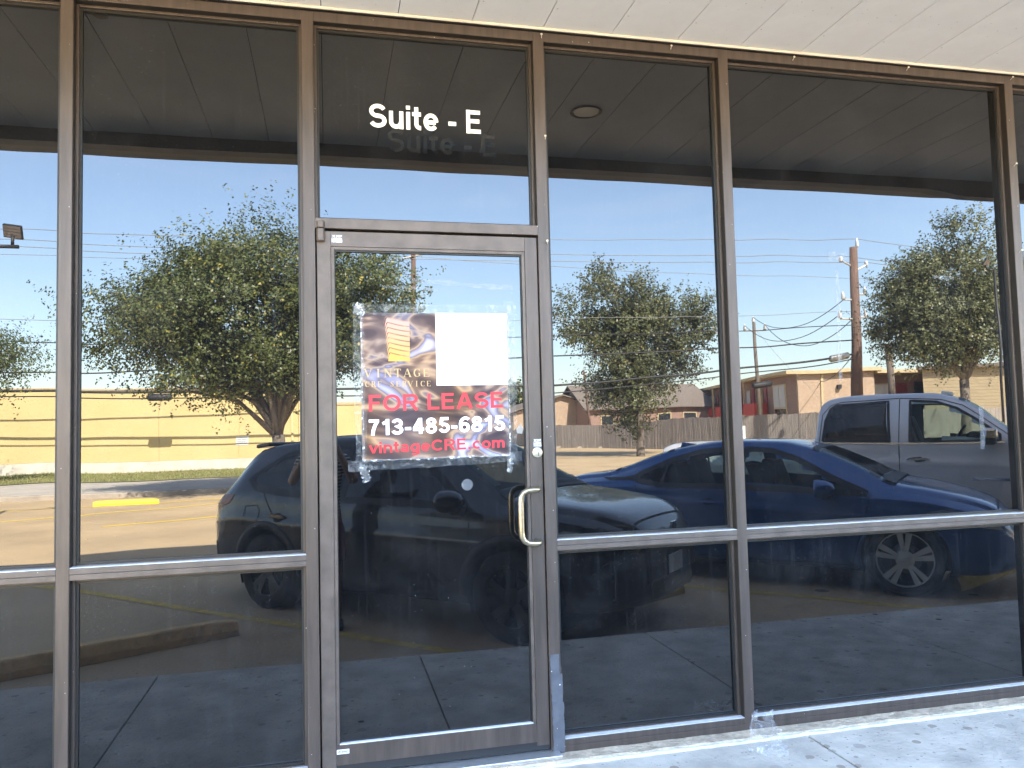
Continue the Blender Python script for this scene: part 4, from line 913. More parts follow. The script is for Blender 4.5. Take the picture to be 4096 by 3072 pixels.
# ---------------------------------------------------------------- silver pickup
trk = car_root('pickup_truck', 'silver crew cab pickup truck with chrome mirror behind the blue sedan', 'truck', (7.62, -6.02))
sp = dict(rw=.41, floor=.62, crease=.72, edge=.075, xs=[-.99, -.97, -.95, -.935, -.92, -.905, -.89, -.87],
  top=[(-3.05,1.28),(-2.95,1.33),(-.99,1.345),(-.95,1.36),(-.90,1.74),(-.86,1.84),(-.74,1.905),(-.4,1.935),(.4,1.93),(.72,1.865),(1.3,1.44),(1.45,1.35),(1.8,1.33),(2.5,1.27),(2.74,1.15),(2.82,1.0)],
  belt=[(-3.05,1.2),(-1.0,1.27),(0,1.275),(1.2,1.255),(1.5,1.22),(2.5,1.12),(2.82,.9)],
  w=[(-3.05,.95),(-2.9,.99),(0,1.0),(2.2,.99),(2.6,.93),(2.82,.76)],
  wt=[(-3.05,.9),(-.98,.93),(-.90,.80),(-.74,.74),(0,.745),(.7,.75),(1.35,.88),(2.5,.85),(2.82,.62)],
  zb=[(-3.05,.52),(2.4,.46),(2.82,.5)])
C = Car(trk, sp)
wr = [(-.83,1.335),(-.80,1.60),(-.74,1.755),(-.66,1.80),(-.06,1.825),(-.04,1.315)]
wf = [(.18,1.315),(.19,1.825),(.50,1.80),(.72,1.715),(1.16,1.385),(1.16,1.315)]
C.body(M['silver_paint'], [wr, wf], [(.80, 1.32, .9)], (-1.83, 1.83), .49)
for p, nm, g in ((wf, 'front_window', 'cglass'), (wr, 'rear_window', 'cglass_dark')):
    C.sidepatch(nm, M[g], p, .004); C.sideline('window_trim', M['plastic'], p, .03, .006, closed=True)
C.sideline('belt_trim', M['chrome'], [(-.86,1.305),(1.2,1.29)], .022, .012)
C.toppatch('windscreen', M['cglass_ws'], .76, 1.38, .93, .006)
for (a, b_) in ((.74, .80), (1.31, 1.42)): C.toppatch('screen_border', M['plastic'], a, b_, .95, .009, n=3)
C.arches((-1.83, 1.83), .485, .03, .012, M['silver_paint'])
for x in (-1.83, 1.83):
    for sd in (1, -1): C.wheel(x, .985, sd, .41, .265, M['rim_silver'], 5, .07, True, .26)
for pts in ([(.07,1.86),(.06,1.3),(.06,.75),(.02,.52)], [(-.86,1.30),(-.87,.9),(-.92,.55)], [(1.30,1.26),(1.28,.6)], [(.06,1.86),(-.6,1.84),(-.74,1.80),(-.84,1.68),(-.87,1.32)], [(.07,1.86),(.55,1.83),(.78,1.75),(1.26,1.37)]): C.sideline('panel_gap', M['seam'], pts, .009, .003)
for x in (.13, -.80):
    C.sidepatch('door_handle', M['chrome'], [(x,1.085),(x+.02,1.115),(x+.26,1.11),(x+.28,1.09),(x+.25,1.078)], .028, rows=3)
    C.sidepatch('handle_cup', M['seam'], [(x+.07,1.06),(x+.06,1.12),(x+.2,1.13),(x+.22,1.07),(x+.14,1.05)], .004, rows=4)
for sd in (1, -1):
    b = MB().obox((1.06, sd*1.14, 1.40), (.075, 0, 0), (0, .10, 0), (0, 0, .065)); o = b.build('wing_mirror', M['chrome'], trk, bevel=.035)
    MB().obox((1.05, sd*1.08, 1.315), (.07, 0, 0), (0, .13, 0), (0, 0, .045)).build('mirror_base', M['plastic'], o, bevel=.03)
C.sideline('door_badge', M['chrome'], [(.86,.86),(1.22,.86)], .035, .008, sides=(1,))
C.sidepatch('headlamp', M['lamp_clear'], [(2.32,.92),(2.34,1.08),(2.6,1.05),(2.66,.90)], .008, rows=4)
bx('grille', M['plastic'], trk, 2.80, 2.84, -.62, .62, .62, 1.02, bevel=.02)
bx('front_bumper', M['chrome'], trk, 2.72, 2.90, -.92, .92, .48, .68, bevel=.04)
C.cabin(.25, -.62, .42, .98, 1.62, 1.05, (-.85, 1.4))
MB().obox((.60, .30, 1.915), (.07, 0, -.012), (0, .03, 0), (0, 0, .03)).build('roof_light', M['sign_white'], trk, bevel=.02)
LOCAL[0] = False

# ================================================================== parking furniture
def wheel_stop(cx, cy, ang, mat, lab, ln=1.83, z=LOTZ):
    e = MB(); h = .13
    pr = [(-.085, 0), (-.085, .05), (-.055, h-.01), (-.04, h), (.04, h), (.055, h-.01), (.085, .05), (.085, 0)]
    vs_ = []; n = 12
    for i in range(n+1):
        t = -ln/2+ln*i/n; k = 1.0 if 0 < i < n else .86
        for (a, b_) in pr: vs_.append((t, a*k+random.uniform(-.003, .003), b_*k+(random.uniform(-.003, .003) if b_ > .02 else 0)))
    m_ = len(pr); fs = [(i*m_+j, (i+1)*m_+j, (i+1)*m_+(j+1) % m_, i*m_+(j+1) % m_) for i in range(n) for j in range(m_)]+[tuple(range(m_)), tuple(n*m_+j for j in range(m_-1, -1, -1))]
    o = e.add(vs_, fs).build('wheel_stop', mat, None); o.location = (cx, cy, z+.002); o.rotation_euler = (0, 0, ang)
    return tag(o, lab, 'wheel stop', 'concrete wheel stops')
wheel_stop(-1.56, -3.08, R(-27), M['stop_worn'], 'long worn brown-yellow wheel stop mirrored in the lower left panes')
wheel_stop(2.42, -3.35, R(-27), M['yellow_line'], 'faded yellow wheel stop under the nose of the black SUV')
wheel_stop(6.42, -3.40, R(-27), M['yellow_line'], 'faded yellow wheel stop under the nose of the blue sedan')
wheel_stop(-4.72, -17.4, R(-12), M['yellow_fresh'], 'bright yellow wheel stop across the lot before the yellow wall', ln=1.45)
wheel_stop(-9.6, -16.2, R(-12), M['yellow_fresh'], 'bright yellow wheel stop farthest left across the lot')
for k, nm in enumerate(('leftmost', 'middle', 'rightmost')):
    wheel_stop(17.9+k*1.1, -56.9+k*1.75, R(-60), M['kerb'], nm+' of three pale low wheel stops along the foot of the far fence', ln=1.5)
bl = MB().lathe((-8.72, -20.3, LOTZ), (0,0,1), [(.125, 0), (.125, .80), (.11, .85), (.06, .885), (.001, .89)], 20, True).build('bollard', M['yellow_fresh'], None, True)
tag(bl, 'bright yellow steel bollard at the far left kerb', 'bollard')

# ================================================================== yellow building across the lot
yb = empty('yellow_building', (-14, -38, LOTZ), 'long cream yellow rendered building across the lot with cable shadows', 'building')
YW = -34.0
xs_ = [-46, -38, -30, -22, -14.6, -10.9, -7.2, -3.9, -1.25]
for a, b_ in zip(xs_[:-1], xs_[1:]):
    bx('wall_panel', M['yellow_wall'], yb, a+.012, b_-.012, YW-.2, YW, LOTZ+.62, 3.42, bevel=.008)
bx('wall_core', M['yellow_wall'], yb, -46, -1.26, YW-9, YW-.03, LOTZ, 3.40)
bx('wall_base', M['wall_band'], yb, -46, -1.24, YW-.2, YW+.02, LOTZ, LOTZ+.615, bevel=.01)
bx('parapet_cap', M['trim'], yb, -46, -1.18, YW-.3, YW+.06, 3.425, 3.56, bevel=.01)
bx('corner_trim', M['siding_light'], yb, -1.24, -1.10, YW-.2, YW+.03, LOTZ, 3.42)
bx('downpipe', M['siding_light'], yb, -1.60, -1.50, YW+.002, YW+.08, LOTZ, 3.42)
ws = bx('wall_notice', M['sign_white'], yb, -4.03, -3.50, YW+.002, YW+.014, .96, 1.36); ws['label'] = 'small white notice with lines of lettering'
for k, tx in enumerate(('PROPERTY', 'UNDER VIDEO', 'SURVEILLANCE', 'NOTICE')):
    lettering('lettering', tx, M['gasket'], ws, -3.99, -3.55, 1.275-k*.085, 1.325-k*.085, YW+.018, bold=.01, mirror=False)
for o in ws.children:     # it faces the shop, so it reads the right way round from there
    me = o.data; n = len(me.vertices); a = np.empty(n*3, np.float32); me.vertices.foreach_get('co', a); a = a.reshape(-1, 3); a[:,0] = -7.54-a[:,0]; me.vertices.foreach_set('co', a.reshape(-1)); me.flip_normals()
y2 = empty('yellow_annexe', (3, -50, LOTZ), 'lower cream yellow wall seen through the door beyond the big tree', 'building')
bx('wall', M['yellow_wall'], y2, -.2, 3.6, -52, -46, LOTZ, 3.05)
bx('coping', M['trim'], y2, -.25, 3.65, -52.05, -45.95, 3.055, 3.2)

# ================================================================== trees
def leaf_mat(name, dark, lite, yel, amt):
    mt = bpy.data.materials.new(name); mt.use_nodes = True; N = mt.node_tree.nodes; K = mt.node_tree.links.new; b = N['Principled BSDF']
    b.inputs['Roughness'].default_value = .42; b.inputs['Specular IOR Level'].default_value = .45
    g = N.new('ShaderNodeNewGeometry'); r_ = N.new('ShaderNodeValToRGB'); e = r_.color_ramp.elements
    e[0].position = 0; e[0].color = (*dark, 1); e[1].position = 1-amt; e[1].color = (*lite, 1); k = e.new(1-amt*.6); k.color = (*yel, 1)
    K(g.outputs['Random Per Island'], r_.inputs[0]); K(r_.outputs[0], b.inputs['Base Color'])
    t = N.new('ShaderNodeBsdfTranslucent'); K(r_.outputs[0], t.inputs[0]); ms = N.new('ShaderNodeMixShader'); ms.inputs[0].default_value = .22
    K(b.outputs[0], ms.inputs[1]); K(t.outputs[0], ms.inputs[2]); K(ms.outputs[0], N['Material Output'].inputs[0]); return mt
M['leaf_a'] = leaf_mat('oak_leaf', (.056, .073, .024), (.13, .155, .047), (.38, .31, .06), .05)
M['leaf_b'] = leaf_mat('olive_oak_leaf', (.068, .078, .036), (.145, .158, .066), (.30, .26, .11), .04)
def oak(name, label, base, trunk_r, fork_z, ells, ntwig, leaf, seed, mat, kleaf=14, tl=(.45, .95), upb=.45, nclump=110, csize=.42):
    rg = np.random.RandomState(seed); rd = random.Random(seed)
    e = empty(name, base, label, 'tree', 'trees across the lot')
    # clumps spread through the crown lobes, twigs gathered round each clump so that gaps stay open between them
    vol = np.array([(a[3]*a[4]*a[5])**.8*(a[6] if len(a) > 6 else 1) for a in ells]); E_ = np.array([a[:6] for a in ells])
    cp = rg.choice(len(ells), nclump, p=vol/vol.sum()); cd = rg.normal(size=(nclump, 3)); cd /= np.linalg.norm(cd, axis=1)[:, None]
    CC = E_[cp, :3]+cd*E_[cp, 3:6]*(rg.uniform(.15, 1.0, nclump)**.5)[:, None]; cs_ = csize*rg.uniform(.6, 1.35, nclump)
    pick = rg.randint(0, nclump, ntwig); off = rg.normal(size=(ntwig, 3))*cs_[pick][:, None]*np.array([1, 1, .72])
    P = CC[pick]+off; d = off/(np.linalg.norm(off, axis=1)[:, None]+1e-6)*.6+cd[pick]*.7
    td = d*.8+rg.normal(size=(ntwig, 3))*.4; td[:, 2] += upb; td /= np.linalg.norm(td, axis=1)[:, None]
    ln = rg.uniform(tl[0], tl[1], ntwig)
    t = np.tile(np.linspace(.1, 1, kleaf), (ntwig, 1))+rg.uniform(-.04, .04, (ntwig, kleaf))
    Q = P[:, None, :]+td[:, None, :]*(ln[:, None]*t)[:, :, None]+rg.normal(size=(ntwig, kleaf, 3))*(.07*(1.25-t))[:, :, None]
    Q = Q.reshape(-1, 3); n = len(Q)
    nn = np.repeat(d, kleaf, 0)*.8+rg.normal(size=(n, 3))*.55; nn[:, 2] += .55; nn /= np.linalg.norm(nn, axis=1)[:, None]      # leaves face out and up
    a = np.cross(nn, rg.normal(size=(n, 3))); a /= np.linalg.norm(a, axis=1)[:, None]; b_ = np.cross(nn, a)
    L_ = (leaf*rg.uniform(.7, 1.3, n))[:, None]; W_ = L_*.30
    V = np.stack([Q, Q+a*L_*.5+b_*W_, Q+a*L_, Q+a*L_*.5-b_*W_], 1)
    soup('crown', V, mat, e)
    # trunk and limbs
    b = MB(); bxp = Vector(base); fk_ = Vector((base[0]+rd.uniform(-.08, .08), base[1], fork_z))
    b.tube([bxp-Vector((0,0,.1)), bxp+Vector((0,0,.12)), bxp.lerp(fk_, .5)+Vector((.03,0,0)), fk_], [trunk_r*1.35, trunk_r*1.08, trunk_r*.92, trunk_r*.9], 12)
    for a_ in ells:
        for k in range(3 if a_[3] > 1.8 else 2):
            tgt = Vector((a_[0]+rd.uniform(-.5, .5)*a_[3], a_[1]+rd.uniform(-.5, .5)*a_[4], a_[2]+rd.uniform(-.3, .7)*a_[5]))
            st = fk_+Vector((0, 0, rd.uniform(-.15, .1))); m1 = st.lerp(tgt, .35)+Vector((0, 0, .35*rd.random()*(tgt-st).length*.5)); m2 = st.lerp(tgt, .7)+Vector((rd.uniform(-.2, .2), 0, .15))
            r1 = trunk_r*rd.uniform(.35, .62); b.tube([st, m1, m2, tgt], [r1, r1*.7, r1*.42, r1*.12], 7)
            for q_ in range(4):
                s2 = m1.lerp(tgt, rd.uniform(.1, .9)); e2 = s2+Vector((rd.uniform(-1, 1)*a_[3]*.5, rd.uniform(-1, 1)*a_[4]*.5, rd.uniform(-.1, .8)*a_[5]*.6)); b.tube([s2, s2.lerp(e2, .5)+Vector((0,0,.1)), e2], [r1*.28, r1*.18, r1*.05], 5)
    b.build('trunk', M['bark'], e, True)
    return e
oak('oak_tree', 'big dense round oak with forked trunk before the yellow wall', (-1.22, -18, LOTZ), .19, 1.35,
    [(-2.0,-18,4.4,2.7,2.6,1.55), (-4.1,-18.2,4.3,1.6,1.9,1.2), (.7,-18,4.7,1.9,2.2,1.2), (-1.6,-17.8,5.45,2.2,2.0,1.0), (-3.3,-17.6,3.0,1.9,1.7,.7), (-.9,-18.0,3.0,2.0,1.9,.65), (.2,-18.2,3.6,1.6,1.8,.8), (-2.6,-18,5.9,.7,.8,.7), (-.6,-18,6.1,.6,.8,.6)], 10800, .080, 3, M['leaf_a'], tl=(.25, .62), nclump=190, csize=.33)
oak('oak_tree', 'loose airy oak standing before the wooden fence, between two mullions', (16.25, -36, LOTZ), .20, 2.4,
    [(15.3,-36,7.4,2.5,2.5,1.7), (13.1,-36,6.8,1.4,1.5,1.2), (18.8,-36,6.5,1.7,1.9,1.4), (14.4,-36,9.1,1.0,1.2,1.1), (17.0,-36,9.0,1.2,1.3,.9), (16.0,-36,5.2,2.7,2.4,1.2), (14.8,-36,3.6,1.7,1.8,.8,.8), (17.7,-36,3.9,1.5,1.6,.7,.8), (15.4,-36,1.6,1.9,1.6,.7,.7), (16.4,-36,3.0,1.9,1.7,1.0,.9)], 4700, .135, 11, M['leaf_b'], tl=(.45, 1.05), kleaf=14, nclump=90, csize=.44)
oak('oak_tree', 'tall oak beside the brown utility pole at the far right', (27.3, -26, LOTZ), .2, 3.0,
    [(26.6,-26,6.6,2.5,2.7,2.0), (27.7,-26,8.7,1.4,1.6,1.3), (24.7,-26,5.3,1.4,1.6,1.2), (25.1,-26,7.3,1.0,1.4,.9), (29.6,-26,6.1,2.4,2.4,2.2), (26.6,-26,4.3,2.3,2.0,.8), (31.5,-26,7.2,1.8,1.8,1.6)], 7400, .115, 23, M['leaf_b'], tl=(.35, .85), nclump=130, csize=.40)
oak('oak_tree', 'edge of an oak peeping in at the left border of the far left pane', (-13.3, -26, LOTZ), .18, 2.2,
    [(-12.4,-26,4.0,2.3,2.1,1.0), (-14.5,-26,4.8,2.2,2.0,1.4)], 2600, .085, 31, M['leaf_a'], nclump=60)
oak('distant_tree', 'small distant green tree above the brown house roof', (23.5, -98, LOTZ), .2, 2.5, [(23.5,-98,4.6,2.6,2.4,2.0)], 420, .42, 41, M['leaf_a'], kleaf=10, tl=(.7, 1.2), nclump=30, csize=.7)

# ================================================================== poles and cables
WY = -32.0
up1 = empty('utility_pole', (26.45, WY, LOTZ), 'tall brown wooden utility pole with insulators beside the right tree', 'utility pole', 'utility poles')
MB().tube([(26.40, WY, LOTZ-.2), (26.45, WY, 4), (26.62, WY, 10.25)], [.30, .27, .19], 14).build('pole', M['wood_pole'], up1, True)
def insul(par, p, h=.38, r_=.11): MB().lathe(p, (0,0,1), [(.03, 0), (r_, .04), (r_*.7, .10), (r_, .14), (r_*.7, .22), (r_*.8, .26), (.04, h), (.001, h)], 12).build('insulator', M['insul'], par, True)
def arm(par, a, b_, r_=.05, mat='galv'): MB().tube([a, b_], r_, 6).build('bracket', M[mat], par)
insul(up1, (26.85, WY, 10.25), .5)
for s_, z in ((-.75, 9.55), (.75, 9.35)):
    arm(up1, (26.6, WY, z-.35), (26.6+s_, WY, z)); insul(up1, (26.6+s_, WY, z-.08), .3)
for s_, z in ((-.7, 7.5), (.62, 7.8), (-.95, 6.5), (.6, 6.6)):
    arm(up1, (26.55, WY, z), (26.55+s_, WY, z)); insul(up1, (26.55+s_, WY, z), .42)
up2 = empty('utility_pole', (31.7, -50.5, LOTZ), 'slim far utility pole with a short cross arm', 'utility pole', 'utility poles')
MB().tube([(31.7, -50.5, LOTZ-.2), (31.7, -50.5, 9.0)], [.17, .12], 10).build('pole', M['wood_grey'], up2, True)
arm(up2, (30.9, -50.75, 8.40), (32.6, -50.30, 8.40), .07, 'wire')
for p in ((31.0,-50.7,8.45), (32.5,-50.3,8.45), (31.65,-50.5,9.0)): insul(up2, p, .45, .13)
up3 = empty('utility_pole', (25.4, -72.7, LOTZ), 'thin leaning utility pole before the brown house', 'utility pole', 'utility poles')
MB().tube([(26.0, -72.7, LOTZ-.2), (25.36, -72.7, 7.2)], [.16, .11], 8).build('pole', M['wood_pole'], up3, True); arm(up3, (25.0,-72.7,6.6), (25.9,-72.7,6.6), .05)
up4 = empty('utility_pole', (6.3, -56, LOTZ), 'brown utility pole top showing above the big oak in the door glass', 'utility pole', 'utility poles')
MB().tube([(6.3, -56, LOTZ-.2), (6.36, -56, 15.1)], [.25, .17], 10).build('pole', M['wood_pole'], up4, True); arm(up4, (5.6,-56,14.4), (7.6,-56,14.9), .07)
up5 = empty('utility_pole', (30.6, -33.5, LOTZ), 'dark steel post half hidden under the right tree', 'utility pole', 'utility poles')
MB().tube([(29.4, -33.2, LOTZ-.2), (29.35, -33.2, 5.4)], .17, 10).build('pole', M['wood_grey'], up5, True)

def wire(pts, r_, mat, lab, sag=0.0, n=18):
    P = []
    for a, b_ in zip(pts[:-1], pts[1:]):
        a, b_ = Vector(a), Vector(b_)
        for i in range(n): t = i/n; P.append(a.lerp(b_, t)-Vector((0, 0, 4*sag*t*(1-t))))
    P.append(Vector(pts[-1]))
    o = MB().tube(P, r_, 5).build('overhead_wire', mat, None, True); return tag(o, lab, 'wire', 'overhead wires')
LX = -62
for k, (zl, zp, zr) in enumerate(((9.95, 10.7, 9.9), (9.6, 9.8, 9.0), (9.3, 9.5, 8.7))):
    wire([(LX, WY, zl), (-20, WY, zl-.05), (26.6+(.2, -.75, .75)[k], WY, zp), (70, WY-6, zr)], .016, M['wire'], ('topmost', 'second', 'third')[k]+' thin bare wire crossing the sky above the trees', .28)
wire([(LX, WY, 6.4), (-20, WY, 6.2), (26.5, WY, 6.9)], .012, M['wire'], 'lone thin wire halfway up the sky', .3)
wire([(LX, WY, 5.6), (-20, WY, 5.35), (26.5, WY, 6.2)], .022, M['cable'], 'black cable just above the thick bundle, left of the tree', .35)
wire([(LX, WY, 4.3), (-20, WY, 4.05), (26.5, WY, 5.45)], .032, M['cable'], 'upper thick black cable over the lot', .35)
wire([(LX, WY, 3.75), (-20, WY, 3.50), (10, WY, 3.3), (26.45, WY, 4.75)], .050, M['cable'], 'thickest black cable bundle level with the yellow wall top', .15)
wire([(LX, WY+.1, 3.55), (-20, WY+.1, 3.30), (10, WY, 2.95), (26.45, WY, 4.5)], .028, M['cable'], 'lowest black cable under the thick bundle', .15)
wire([(26.0, WY, 7.6), (31.65, -50.5, 9.4)], .022, M['cable'], 'upper drooping service line between the two poles', 1.2)
wire([(25.7, WY, 6.8), (31.0, -50.7, 8.8)], .022, M['cable'], 'middle drooping service line between the two poles', 1.3)
wire([(26.3, WY, 6.5), (32.5, -50.3, 8.8)], .022, M['cable'], 'lower drooping service line between the two poles', 1.5)
wire([(31.7, -50.5, 8.6), (36.5, -48.0, 1.6)], .012, M['wire'], 'guy wire running down from the slim far pole', 0)
wire([(LX, -56, 14.0), (6.3, -56, 14.6), (60, -58, 14.2)], .02, M['wire'], 'far thin wire along the top of the door glass', .5)
wire([(26.4, WY, 4.9), (34, -46, 4.2), (52, -75, 4.5)], .025, M['cable'], 'black service cable running off to the brick apartments', .4)
def splice(p, q_, r_, mat, lab):
    o = MB().tube([p, Vector(p).lerp(Vector(q_), .06), Vector(p).lerp(Vector(q_), .94), q_], [r_*.6, r_, r_, r_*.6], 12).build('cable_splice_case', mat, None, True); tag(o, lab, 'splice case', 'cable splice cases')
splice((24.9, WY, 4.52), (26.0, WY, 4.68), .17, M['galv'], 'silver cable splice case next to the brown pole')
splice((20.5, WY, 3.12), (21.6, WY, 3.28), .15, M['cable'], 'black cable splice case left of the silver one')
splice((-7.25, WY, 3.05), (-6.35, WY, 3.05), .15, M['cable'], 'black cable splice case half hidden in the big oak')

# floodlights on poles
def flood(root, p, yaw, lab):
    e = empty('floodlight', root, lab, 'floodlight', 'parking lot floodlights')
    MB().tube([root, (root[0], root[1], p[2]-.25)], .05, 10).build('pole', M['plastic'], e, True)
    MB().tube([(root[0], root[1], p[2]-.28), (p[0]+.1, p[1], p[2]-.28)], .035, 8).build('arm', M['plastic'], e, True)
    MB().tube([(p[0], p[1], p[2]-.28), (p[0], p[1], p[2]-.08)], .03, 8).build('knuckle', M['plastic'], e, True)
    nz3 = Vector((math.sin(-yaw), .80, -.52)).normalized(); dx_ = nz3.cross(Vector((.18, 0, 1))).normalized(); dy_ = dx_.cross(nz3)
    h = MB().obox(p, dx_*.17, dy_*.13, nz3*.025).build('head', M['plastic'], e, bevel=.01)
    for k in range(4): MB().obox(Vector(p)+dy_*(.085-.057*k)+nz3*.028, dx_*.155, dy_*.022, nz3*.004).build('led_strip', M['roof'], h)
flood((-6.3, -12, LOTZ), (-5.33, -12, 4.98), R(12), 'floodlight head on a pole at the far left edge of the sky')
flood((25.35, -22, LOTZ), (25.0, -22, 7.35), R(-15), 'floodlight head in front of the right hand tree')

# ================================================================== fence
fp = [(15.8, -82, .95), (16.97, -68.87, 1.19), (17.76, -57.86, 1.54), (20.14, -53.7, 1.51), (24.51, -40.32, 1.79), (27.46, -36.54, 1.86), (33, -34.0, 1.84), (48, -27, 1.8)]
fe = empty('picket_fence', (20, -54, LOTZ), 'weathered grey close-boarded wooden fence across the far lot', 'fence')
b = MB(); rl = MB()
for (a, c_) in zip(fp[:-1], fp[1:]):
    A_, B_ = Vector((a[0], a[1], 0)), Vector((c_[0], c_[1], 0)); d = (B_-A_).normalized(); n_ = Vector((-d.y, d.x, 0)); ln = (B_-A_).length; k = int(ln/.145)
    for i in range(k):
        t = (i+.5)/k; p = A_.lerp(B_, t)+n_*random.uniform(-.012, .012); h = a[2]+(c_[2]-a[2])*t+random.uniform(-.03, .03)
        b.obox((p.x, p.y, (h+LOTZ)/2), d*.067, n_*.010, (d.x*random.uniform(-.01, .01), 0, (h-LOTZ)/2))
    for zf in (.2, .55, .85):
        za = LOTZ+(a[2]-LOTZ)*zf; zc = LOTZ+(c_[2]-LOTZ)*zf; off = n_*(-.04 if n_.y > 0 else .04)
        rl.tube([A_+off+Vector((0,0,za)), B_+off+Vector((0,0,zc))], .035, 4)
o = b.build('picket', M['fence'], fe, fix=False); o['kind'] = 'stuff'
rl.build('rail', M['fence'], fe)
wb_ = empty('cardboard_panel', (23.6, -40.6, LOTZ), 'pale boards leaning on the wooden fence above the sedan roof', 'board')
bx('board', M['trim'], wb_, 23.75, 24.45, -40.35, -40.30, LOTZ, 1.25); bx('board', M['sign_white'], wb_, 24.46, 24.85, -40.2, -40.15, LOTZ, 1.22)

# ================================================================== apartments and houses
ap = empty('brick_apartments', (38, -60, LOTZ), 'two-storey brick apartment block with red balconies behind the fence', 'building')
C1 = Vector((35.95, -51.83, 0)); C2 = Vector((41.8, -50.45, 0)); fd = (Vector((45.27, -88.74, 0))-C1).normalized(); fn = Vector((fd.y, -fd.x, 0))      # facade dir and outward normal
if fn.x > 0: fn = -fn
TOPZ = 5.15
def poly_prism(b, pts, z0, z1): return b.prism([(p.x, p.y) for p in pts], z0, z1, 'z')
LN = 40; back = C2+fd*LN
poly_prism(MB(), [C1+fd*.3, C1+fd*LN, back, C2+fd*.3], LOTZ, TOPZ).build('facade_wall', M['brick_red'], ap)
poly_prism(MB(), [C1, C1+fd*.3, C2+fd*.3, C2], LOTZ, TOPZ-.005).build('end_wall', M['brick'], ap)
ed = (C2-C1).normalized(); en = Vector((-ed.y, ed.x, 0))
if en.y < 0: en = -en
poly_prism(MB(), [C1+fn*.9+en*.5, C1+fd*LN+fn*.9, back+ed*.4, C2+ed*.4+en*.5], TOPZ+.005, TOPZ+.28).build('roof', M['trim'], ap)
MB().obox(C1+ed*1.9+en*.05+Vector((0,0,2.4)), ed*.10, en*.06, (0,0,2.7)).build('downpipe', M['trim'], ap)
MB().obox(C1+ed*3.3+en*.16+Vector((0,0,4.0)), ed*.14, en*.14, (0,0,.17)).build('wall_lamp', M['plastic'], ap)
MB().obox(C1+ed*4.2+en*.03+Vector((0,0,2.05)), ed*.42, en*.02, (0,0,.22)).build('notice', M['sign_red'], ap)
def onface(s_, z0, z1, wd, depth, mat, nm, par=None, out=0.0):
    return MB().obox(C1+fd*s_+fn*(out+depth/2)+Vector((0,0,(z0+z1)/2)), fd*wd/2, fn*depth/2, (0,0,(z1-z0)/2)).build(nm, mat, par or ap)
for s_, wd in ((4.2, 3.4), (20.5, 3.2), (29.5, 3.2)):
    wn = onface(s_, 1.3, 4.5, wd, .06, M['trim'], 'window', None, .01)
    for k in (-.25, .25):
        onface(s_+k*wd*.92, 2.6, 4.4, wd*.42, .03, M['curtain'], 'pane', wn, .075); onface(s_+k*wd*.92, 1.4, 2.45, wd*.42, .03, M['pane_dark'], 'pane', wn, .075)
for s_ in (8.2, 12.2, 16.6, 25.2, 34.0):
    onface(s_, 2.3, 4.5, 1.0, .06, M['dark_red'], 'door', None, .02); wn = onface(s_+1.5, 2.9, 4.4, 1.3, .06, M['trim'], 'window', None, .02); onface(s_+1.5, 3.0, 4.3, 1.1, .03, M['curtain'], 'pane', wn, .085)
for s_, ln in ((9.6, 3.6), (14.8, 3.6), (19.8, 3.4), (26.5, 4), (34.5, 4)):
    onface(s_, 1.6, 3.05, ln, 1.2, M['red_paint'], 'balcony', None, .05)
for s_ in (7, 12.5, 18, 24, 31): onface(s_, LOTZ, TOPZ, .16, .16, M['trim'], 'post', None, .75)
ap2 = empty('apartment_wing', (44, -49, LOTZ), 'recessed apartment wing with blinds and a red door right of the brown pole', 'building')
Q1, Q2 = C2+ed*.1-en*1.5, C2+ed*6.2-en*1.5
poly_prism(MB(), [Q1, Q2, Q2-en*8, Q1-en*8], LOTZ, TOPZ-.2).build('wall', M['brick_red'], ap2)
poly_prism(MB(), [Q1+en*1.9, Q2+en*1.9, Q2-en*8, Q1-en*8], TOPZ-.19, TOPZ+.1).build('roof', M['trim'], ap2)
def on2(t, z0, z1, wd, mat, nm, out, dep=.05, par=None): return MB().obox(Q1.lerp(Q2, t)+en*(out+dep/2)+Vector((0,0,(z0+z1)/2)), ed*wd/2, en*dep/2, (0,0,(z1-z0)/2)).build(nm, mat, par or ap2)
wn = on2(.17, 1.9, 4.2, 1.5, M['trim'], 'window', .01); on2(.17, 2.0, 4.1, 1.3, M['curtain'], 'blind', .065, .03, wn)
on2(.42, 1.9, 4.2, 1.0, M['dark_red'], 'door', .01); on2(.66, 1.9, 4.3, .9, M['pane_dark'], 'window', .01)
on2(.5, 1.7, 1.95, 6.0, M['trim'], 'balcony_floor', .05, 1.5)
for k in range(9): on2(.05+.1*k, 1.96, 2.5, .12, M['trim'] if k % 3 else M['red_paint'], 'baluster', 1.5)
sb = empty('siding_building', (46, -44, LOTZ), 'tan clapboard building partly hidden by the right tree', 'building')
S1, S2 = Vector((42.75, -46.5, 0)), Vector((47.5, -42.3, 0)); sdv = (S2-S1).normalized(); sn = Vector((-sdv.y, sdv.x, 0))
poly_prism(MB(), [S1, S2, S2-sn*9, S1-sn*9], LOTZ, 4.95).build('wall', M['siding'], sb)
k = 0; z = LOTZ
while z < 4.8:
    MB().obox((S1+S2)/2+sn*.03+Vector((0,0,z+.12)), (S2-S1)/2, sn*.02+Vector((0,0,.008)), (0,0,.115)).build('siding_board', M['siding'], sb); z += .24
S3 = S2+sdv*.15+Vector((0,0,0)); S4 = S3+Vector((14, 2.5, 0))
poly_prism(MB(), [S3, S4, S4+Vector((0,-8,0)), S3+Vector((0,-8,0))], LOTZ, 4.7).build('end_wall', M['siding_light'], sb)
poly_prism(MB(), [S1+sn*.5-sdv*.4, S2+sn*.5, S4+Vector((0,.5,0)), S4+Vector((0,-8.5,0)), S1-sn*9], 4.96, 5.2).build('roof', M['roof'], sb)
